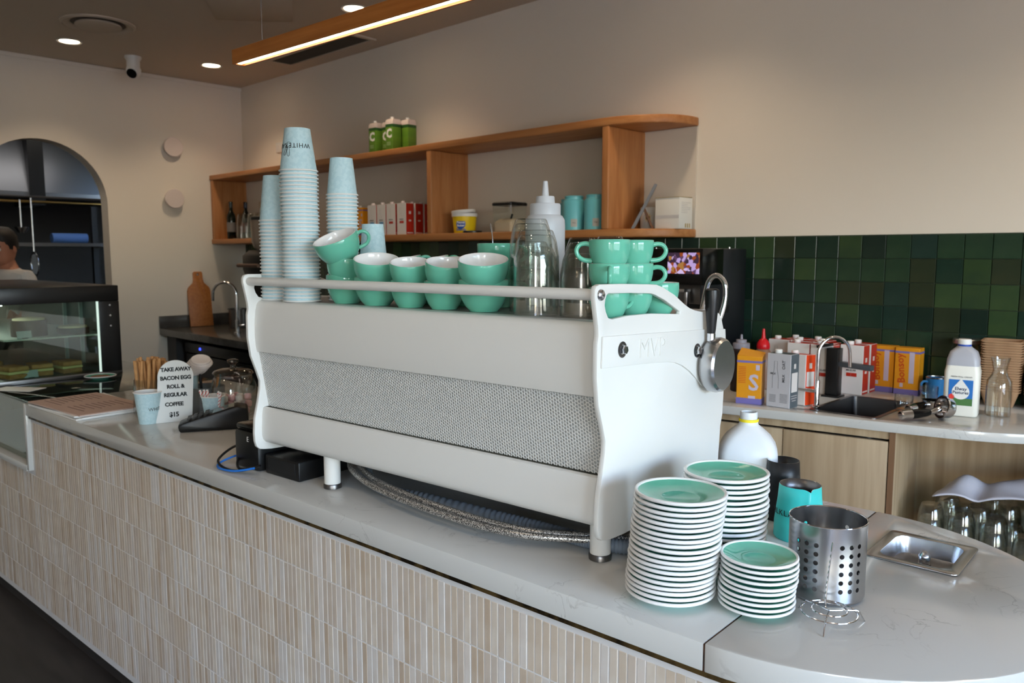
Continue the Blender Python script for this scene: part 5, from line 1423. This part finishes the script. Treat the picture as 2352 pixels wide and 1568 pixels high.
for r_ in range(4):
    for c_ in range(5):
        lo_x = -.81 + .095 * c_ + (.03 if r_ % 2 else 0); lo_y = 2.915 + .092 * r_
        for k in range(2 if (r_ + c_) % 4 != 3 else 1):
            o_ = place('tumbler', TU, None, (lo_x, lo_y, .5085 + .045 * k), (0, 0, rs.uniform(0, 3)))
            tag(o_, '%s tumbler in the bay under the worktop, %s from left, %s row' % ('upper nested' if k else 'lower', NAMES[c_], ['front', 'second', 'third', 'back'][r_]), 'glass', 'tumblers in the open bay')
# white cloth draped over the glasses
vs, fs = [], []
NX, NY = 34, 16
for j in range(NY + 1):
    for i in range(NX + 1):
        s, q = i / NX, j / NY
        x = -.815 + .46 * s
        y = 2.93 + .24 * q + .03 * math.sin(s * 3)
        ridge = math.exp(-((q - .55) / .35) ** 2)
        z = .655 + (.105 * min(1, s * 1.2) ** .8) * (.35 + .65 * ridge) + .004 * math.sin(s * 14 + q * 9) + .006 * math.sin(q * 11 + s * 3) * s + .03 * math.exp(-((s - .12) / .09) ** 2) * ridge - .012 * math.exp(-((s - .28) / .06) ** 2)
        vs.append((x, y, z + .012))
for j in range(NY):
    for i in range(NX): fs.append((j * (NX + 1) + i, j * (NX + 1) + i + 1, (j + 1) * (NX + 1) + i + 1, (j + 1) * (NX + 1) + i))
o = MB().add(vs, fs).build('tea_towel', mat('towel_white', (206, 204, 214), .9, bump=.1, bscale=300), smooth=80)
sm = o.modifiers.new('thick', 'SOLIDIFY'); sm.thickness = .003
tag(o, 'crumpled white tea towel lying over the upturned glasses', 'towel')

# items on the back counter
BZ2 = BC + .0005
soy_carton('opened yellow soy carton at the left of the back worktop', (-1.435, 2.80, BZ2), R(14), .018, .190)
t = carton('milk_carton', 'grey and slate milk carton in front of the red one', (-1.315, 2.815, BZ2), R(-2), .093, .064, .2, C_GRY, C_SLT, True, None, prints=[('box', 's', 0, .155, .014, .018, C_WH), ('box', 's', 0, .095, .044, .072, C_WH), ('txt', 'f', 'MILK', -.022, .125, .010, 0, C_INK)] + [('box', 'f', -.022, .045 - .005 * k, .026, .0015, C_INK) for k in range(6)] + [('box', 'f', .022, .05 - .005 * k, .03, .0015, C_INK) for k in range(7)] + [('txt', 'f', 'OAT', .020, .16, .016, PI / 2, C_INK), ('txt', 'f', 'MILK', .020, .11, .014, PI / 2, C_INK), ('box', 's', 0, .045, .044, .003, C_LGT), ('box', 's', 0, .036, .044, .003, C_LGT), ('box', 's', 0, .027, .03, .003, C_LGT)])
bottle_outline(t, .064, .2, C_INK)
carton('milk_carton', 'orange and white milk carton leaning behind the grey one', (-1.292, 2.905, BZ2), R(-8), .093, .064, .19, C_WH, C_ORG, True, None, prints=[('box', 's', 0, .148, .018, .02, C_WH), ('box', 's', 0, .098, .05, .055, C_WH)], rot=(R(-3), R(-2), R(-8)))
GR = 'milk cartons crowded on the back worktop'
for x, y, lab, cc in [(-1.420, 3.205, 'white milk carton, left one of the front row by the taps', C_RED), (-1.322, 3.205, 'white milk carton with a red band behind the chrome tap', C_RED), (-1.545, 3.29, 'white milk carton at the left of the back row', C_RED), (-1.447, 3.29, 'white milk carton second in the back row', C_RED), (-1.349, 3.29, 'white milk carton third in the back row', C_RED), (-1.500, 3.365, 'milk carton against the tiles on the left', C_RED), (-1.400, 3.365, 'milk carton against the tiles in the middle', C_RED),
                      (-1.232, 3.285, 'red sided milk carton right of the black tap', C_RED), (-1.230, 3.36, 'red sided milk carton behind the black tap', C_RED)]:
    milk_carton(lab, (x, y, BZ2), 0, cc, .2, GR)
soy_carton('yellow soy carton with script lettering, left of the tiled wall pair', (-1.165, 3.435, BZ2), R(0), 0, .19, False, True)
soy_carton('yellow soy carton with script lettering, right of the tiled wall pair', (-1.066, 3.425, BZ2), R(2), 0, .19, False, True)
swan_tap('sink_tap', 'slim chrome swan-neck tap beside the back sink', (-1.212, 2.882, BC), math.atan2(rt.y, rt.x) + PI + .15, .262, .125, .006)
bt = thing('black_tap', 'square black mixer tap with a flat spout behind the sink', 'tap', (-1.262, 3.155, BC), R(0))
MB().box(-.034, .034, -.034, .034, 0, .008).build('base_plate', BLACK, bt, bevel=.001); MB().box(-.024, .024, -.024, .024, .008, .195).build('column', BLACK, bt, bevel=.002)
MB().box(-.02, .15, -.016, .016, .125, .145).build('spout', mat('tap_grey', (70, 72, 76), .35), bt, rot=(0, R(2), R(-6)), bevel=.002); MB().box(-.024, .03, -.02, .02, .2, .212).build('lever', BLACK, bt, rot=(0, R(-12), 0), bevel=.002)
def sauce_bottle(lab, loc, mb_, mc, dome, s=1.0):
    t2 = thing('sauce_bottle', lab, 'bottle', loc)
    if dome:
        MB().lathe([(0, 0), (.04, 0), (.044, .004), (.046, .09), (.044, .12), (.036, .15), (.024, .168), (.02, .172)], 28).build('bottle_body', mb_, t2)
        MB().lathe([(.026, .168), (.0275, .176), (.026, .19), (.018, .204), (.009, .212), (.007, .225), (.005, .252), (0, .253)], 24).build('nozzle_cap', mc, t2)
    else:
        MB().lathe([(0, 0), (.036, 0), (.04, .004), (.04, .165), (.036, .176), (.034, .178)], 28).build('bottle_body', mb_, t2)
        MB().lathe([(.0345, .177), (.0345, .198), (.032, .2), (.021, .201), (.021, .214), (.006, .215), (.004, .235), (0, .236)], 24).build('nozzle_cap', mc, t2)
sauce_bottle('dark sauce bottle with a grey nozzle beside the black machine', (-1.595, 3.02, BZ2), mat('sauce_dark', (44, 30, 30), .35), mat('grey_cap', (150, 146, 156), .4), False)
sauce_bottle('tan sauce bottle with a red nozzle cap', (-1.560, 3.145, BZ2), mat('sauce_tan', (158, 118, 96), .35), mat('red_cap', (214, 24, 34), .3), True)
# automatic beverage machine with a lit screen
bm_ = thing('beverage_machine', 'tall black automatic drinks machine with a lit screen', 'coffee machine', (-2.05, 3.26, BZ2))
MB().box(-.26, .24, -.02, .19, 0, .59).build('cabinet', mat('graphite', (26, 28, 32), .35), bm_, bevel=.006)
MB().box(-.26, .24, -.20, -.02, .43, .59).build('head', BLACK_G, bm_, bevel=.004)
MB().box(.232, .238, -.20, -.02, .0, .43).build('side_cheek', MATS['graphite'], bm_); MB().box(-.26, -.254, -.20, -.02, 0, .43).build('side_cheek', MATS['graphite'], bm_)
MB().box(-.254, .232, -.20, -.02, 0, .05).build('drip_tray', STEEL_D, bm_, bevel=.002)
MB().box(-.254, .232, -.10, -.02, .34, .43).build('spout_block', STEEL_D, bm_, bevel=.004)
for x in (-.15, -.06, .04, .12): MB().lathe([(.008, .33), (.012, .345), (.012, .40), (0, .402)], 14, M=T(x, -.13, 0)).build('spout', STEEL, bm_)
for x in (-.1, .08): MB().box(x - .05, x + .05, -.165, -.11, .395, .41).build('spout_bridge', STEEL, bm_, bevel=.002)
# screen: flat print of drinks, lit
sc = bpy.data.materials.new('screen_picture'); sc.use_nodes = True
n_, l_ = sc.node_tree.nodes, sc.node_tree.links
tc = n_.new('ShaderNodeTexCoord'); vo = n_.new('ShaderNodeTexVoronoi'); vo.inputs['Scale'].default_value = 62; l_.new(tc.outputs['Object'], vo.inputs['Vector'])
sep = n_.new('ShaderNodeSeparateColor'); l_.new(vo.outputs['Color'], sep.inputs[0])
rp = n_.new('ShaderNodeValToRGB'); l_.new(sep.outputs[0], rp.inputs[0])
rp.color_ramp.interpolation = 'CONSTANT'
rp.color_ramp.elements[0].color = lin((60, 40, 60)); rp.color_ramp.elements[1].color = lin((214, 190, 236)); rp.color_ramp.elements[1].position = .8
for p_, c_ in ((.25, (190, 164, 220)), (.45, (150, 70, 30)), (.6, (96, 64, 96)), (.7, (170, 120, 60))):
    e_ = rp.color_ramp.elements.new(p_); e_.color = lin(c_)
pb = n_['Principled BSDF']; pb.inputs['Base Color'].default_value = (0, 0, 0, 1); l_.new(rp.outputs[0], pb.inputs['Emission Color']); pb.inputs['Emission Strength'].default_value = .75
MB().box(-.08, .08, -.0025, 0, -.046, .046).build('screen', sc, bm_, (.145, -.2005, .525))
for x in (-.2, .2): MB().lathe([(.006, .59), (.006, .596), (0, .598)], 12, M=T(x, .1, 0)).build('top_screw', STEEL, bm_)
MB().box(.2405, .2425, -.005, .035, .30, .335).build('side_latch', BLACK, bm_)

# right-hand group
t = thing('enamel_mug', 'blue mug with a steel rim near the tiled wall', 'mug', (-.952, 3.395, BZ2), R(170))
MB().lathe([(0, 0), (.036, 0), (.038, .003), (.038, .078), (.0385, .080), (.036, .080), (.0355, .006), (0, .005)], 32).build('mug_wall', mat('mug_blue', (52, 132, 196), .3), t)
MB().lathe([(.037, .080), (.0385, .0815), (.0388, .085), (.036, .086)], 32).build('steel_rim', STEEL, t)
MB().tube(spline([(.036, 0, .066), (.052, 0, .068), (.062, 0, .058), (.062, 0, .032), (.052, 0, .02), (.036, 0, .022)], 5), .0045, 10).build('handle', MATS['mug_blue'], t, rot=(0, 0, R(58)))
# full milk bottle with printed label
t = thing('milk_bottle', 'full plastic milk bottle with a blue label on the back worktop', 'bottle', (-.790, 3.115, BZ2), R(-14 + 24))
loft([(.050, .044, .014, 0), (.054, .048, .016, .004), (.0545, .0485, .016, .155), (.050, .0445, .016, .18)], MILK, 'milk', t, cap1=True)
loft([(.0508, .0448, .016, .178), (.0495, .044, .018, .2), (.042, .040, .02, .225), (.026, .026, .0255, .240), (.021, .021, .0205, .245)], mat('hdpe_upper', (196, 198, 208), .35, trans=.2), 'bottle_shoulder', t, smooth=60)
MB().lathe([(.0215, .243), (.022, .246), (.022, .25), (.021, .251)], 24).build('blue_ring', mat('ring_blue', (30, 74, 170), .4), t)
MB().lathe([(.021, .25), (.0215, .252), (.0215, .266), (.019, .269), (0, .269)], 24).build('cap', GCAP, t)
lb = MB().box(-.037, .037, -.0505, -.0488, .040, .130).build('label', mat('label_blue', (36, 112, 190), .4), t, smooth=0)
MB().box(-.037, .037, -.0511, -.0505, .040, .065).build('label_field', mat('label_green', (70, 116, 60), .5), lb, smooth=0)
drop = [(x * .027, .088 + y * .027) for x, y in [(math.cos(a), math.sin(a)) for a in [R(150 + 12 * k) for k in range(21)]]] + [(0, .134)]
MB().prism([(x, z) for x, z in drop], 0, .0006, M=Matrix(((1, 0, 0, 0), (0, 0, -1, -.0507), (0, 1, 0, 0), (0, 0, 0, 1)))).build('label_drop', GCAP, lb, smooth=0)
MB().lathe([(0, 0), (.009, 0)], 16, M=T(-.027, -.0513, .070) @ RX(PI / 2)).build('label_red_drop', mat('label_red', (224, 60, 50), .5), lb, smooth=0)
for s_, z, sz in (('Elway', .098, .016), ('Pastures', .085, .0145)):
    vs, fs = text(s_, sz, .0002, bold=.0003); MB().add(vs, fs, M=T(0, -.0516, z) @ RX(PI / 2)).build('lettering', mat('label_navy', (28, 50, 84), .5), lb, smooth=0)
vs, fs = text('FRESH FULL CREAM', .0075, .0002); MB().add(vs, fs, M=T(0, -.0492, .140) @ RX(PI / 2)).build('lettering', C_INK, t, smooth=0)
t = thing('carafe', 'empty clear glass carafe right of the milk bottle', 'carafe', (-.690, 3.180, BZ2))
MB().lathe([(0, .001), (.036, 0), (.040, .004), (.040, .10), (.038, .125), (.026, .145), (.022, .16), (.026, .19), (.031, .206), (.0295, .206), (.0205, .161), (.0245, .144), (.0365, .124), (.0385, .10), (.0385, .008), (0, .006)], 32).build('carafe_wall', GLASS_TUM, t)
t = thing('storage_jar', 'glass jar with a metal lid behind the milk bottle', 'jar', (-.865, 3.435, BZ2))
MB().lathe([(0, 0), (.05, 0), (.054, .004), (.054, .205), (.048, .222), (.046, .224)], 32).build('jar_wall', GLASS_TUM, t); MB().lathe([(.049, .222), (.049, .236), (.046, .24), (0, .241)], 32).build('metal_lid', STEEL, t)
# brown takeaway boxes nested in two stacks
KRAFT = mat('kraft_box', (176, 140, 106), .8, col2=(160, 124, 92), scale=20)
def box_mesh():
    vs, fs = [], []
    secs = [(.045, .042, .010, 0), (.063, .060, .014, .058), (.068, .065, .014, .058), (.068, .065, .014, .062), (.061, .058, .013, .062), (.044, .041, .010, .003)]
    N = None
    for hx2, hy2, r_, z in secs:
        ring_ = rrect(-hx2, hx2, -hy2, hy2, r_, 3); N = len(ring_); vs += [(x, y, z) for x, y in ring_]
    for j in range(len(secs) - 1):
        for k in range(N): fs.append((j * N + k, j * N + (k + 1) % N, (j + 1) * N + (k + 1) % N, (j + 1) * N + k))
    fs.append(tuple(range(N))); fs.append(tuple(5 * N + k for k in range(N)))
    return MB().add(vs, fs).mesh('takeaway_box', KRAFT, smooth=30)
BXM = box_mesh()
for n2, x, y, where in ((21, -.735, 3.410, 'tall kraft stack'), (12, -.588, 3.415, 'short kraft stack at the right')):
    for k in range(n2):
        o_ = place('takeaway_box', BXM, None, (x + rs.uniform(-.0008, .0008), y + rs.uniform(-.0008, .0008), BZ2 + .0092 * k), (0, 0, R(8) + rs.uniform(-.02, .02)))
        tag(o_, 'kraft box, %s of the %s' % (from_top(n2 - 1 - k), where), 'takeaway box', 'kraft boxes in the ' + where)
# small tumblers and portafilters
SG = tumbler_mesh(.032, .026, .062, GLASS_TUM, 'shot_glass', up=True, seg=20)
for x, y, lab in ((-.955, 3.03, 'small shot glass beside the sink'), (-.945, 3.285, 'small shot glass in front of the blue mug')):
    tag(place('shot_glass', SG, None, (x, y, BZ2)), lab, 'glass', 'shot glasses on the back worktop')
def portafilter(lab, hp, np_, head, tilt):
    """handle end, neck point, head centre in world"""
    t2 = thing('portafilter', lab, 'portafilter', (head[0], head[1], BZ2))
    h, n3, c3 = [Vector(p) - Vector((head[0], head[1], BZ2)) for p in (hp, np_, head)]
    d = (n3 - h)
    MB().tube([h + d * 0, h + d * .04, h + d * .35], [.013, .0165, .0165], 18).build('handle_end', CHROME, t2)
    MB().tube([h + d * .35, h + d * .55, h + d * .85, h + d * .95], [.0165, .0165, .0135, .011], 18).build('handle_grip', BLACK_G, t2)
    MB().tube([h + d * .95, n3, n3 + (c3 - n3) * .6], [.010, .009, .012], 14).build('neck', CHROME, t2)
    M = T(*c3) @ tilt
    MB().lathe([(.0, -.020), (.027, -.020), (.0345, -.012), (.036, .012), (.040, .012), (.040, .018), (.033, .018), (.032, -.008), (0, -.012)], 32, M=M).build('basket_head', CHROME, t2, smooth=40)
portafilter('portafilter lying on its side with the basket facing outwards', (-.905, 2.845, .949), (-.835, 2.935, .958), (-.800, 2.975, .972), RZ(R(-40)) @ RX(R(78)))
portafilter('portafilter lying behind with the basket upright', (-.925, 2.985, .948), (-.895, 3.075, .956), (-.880, 3.12, .952), Matrix.Identity(4))
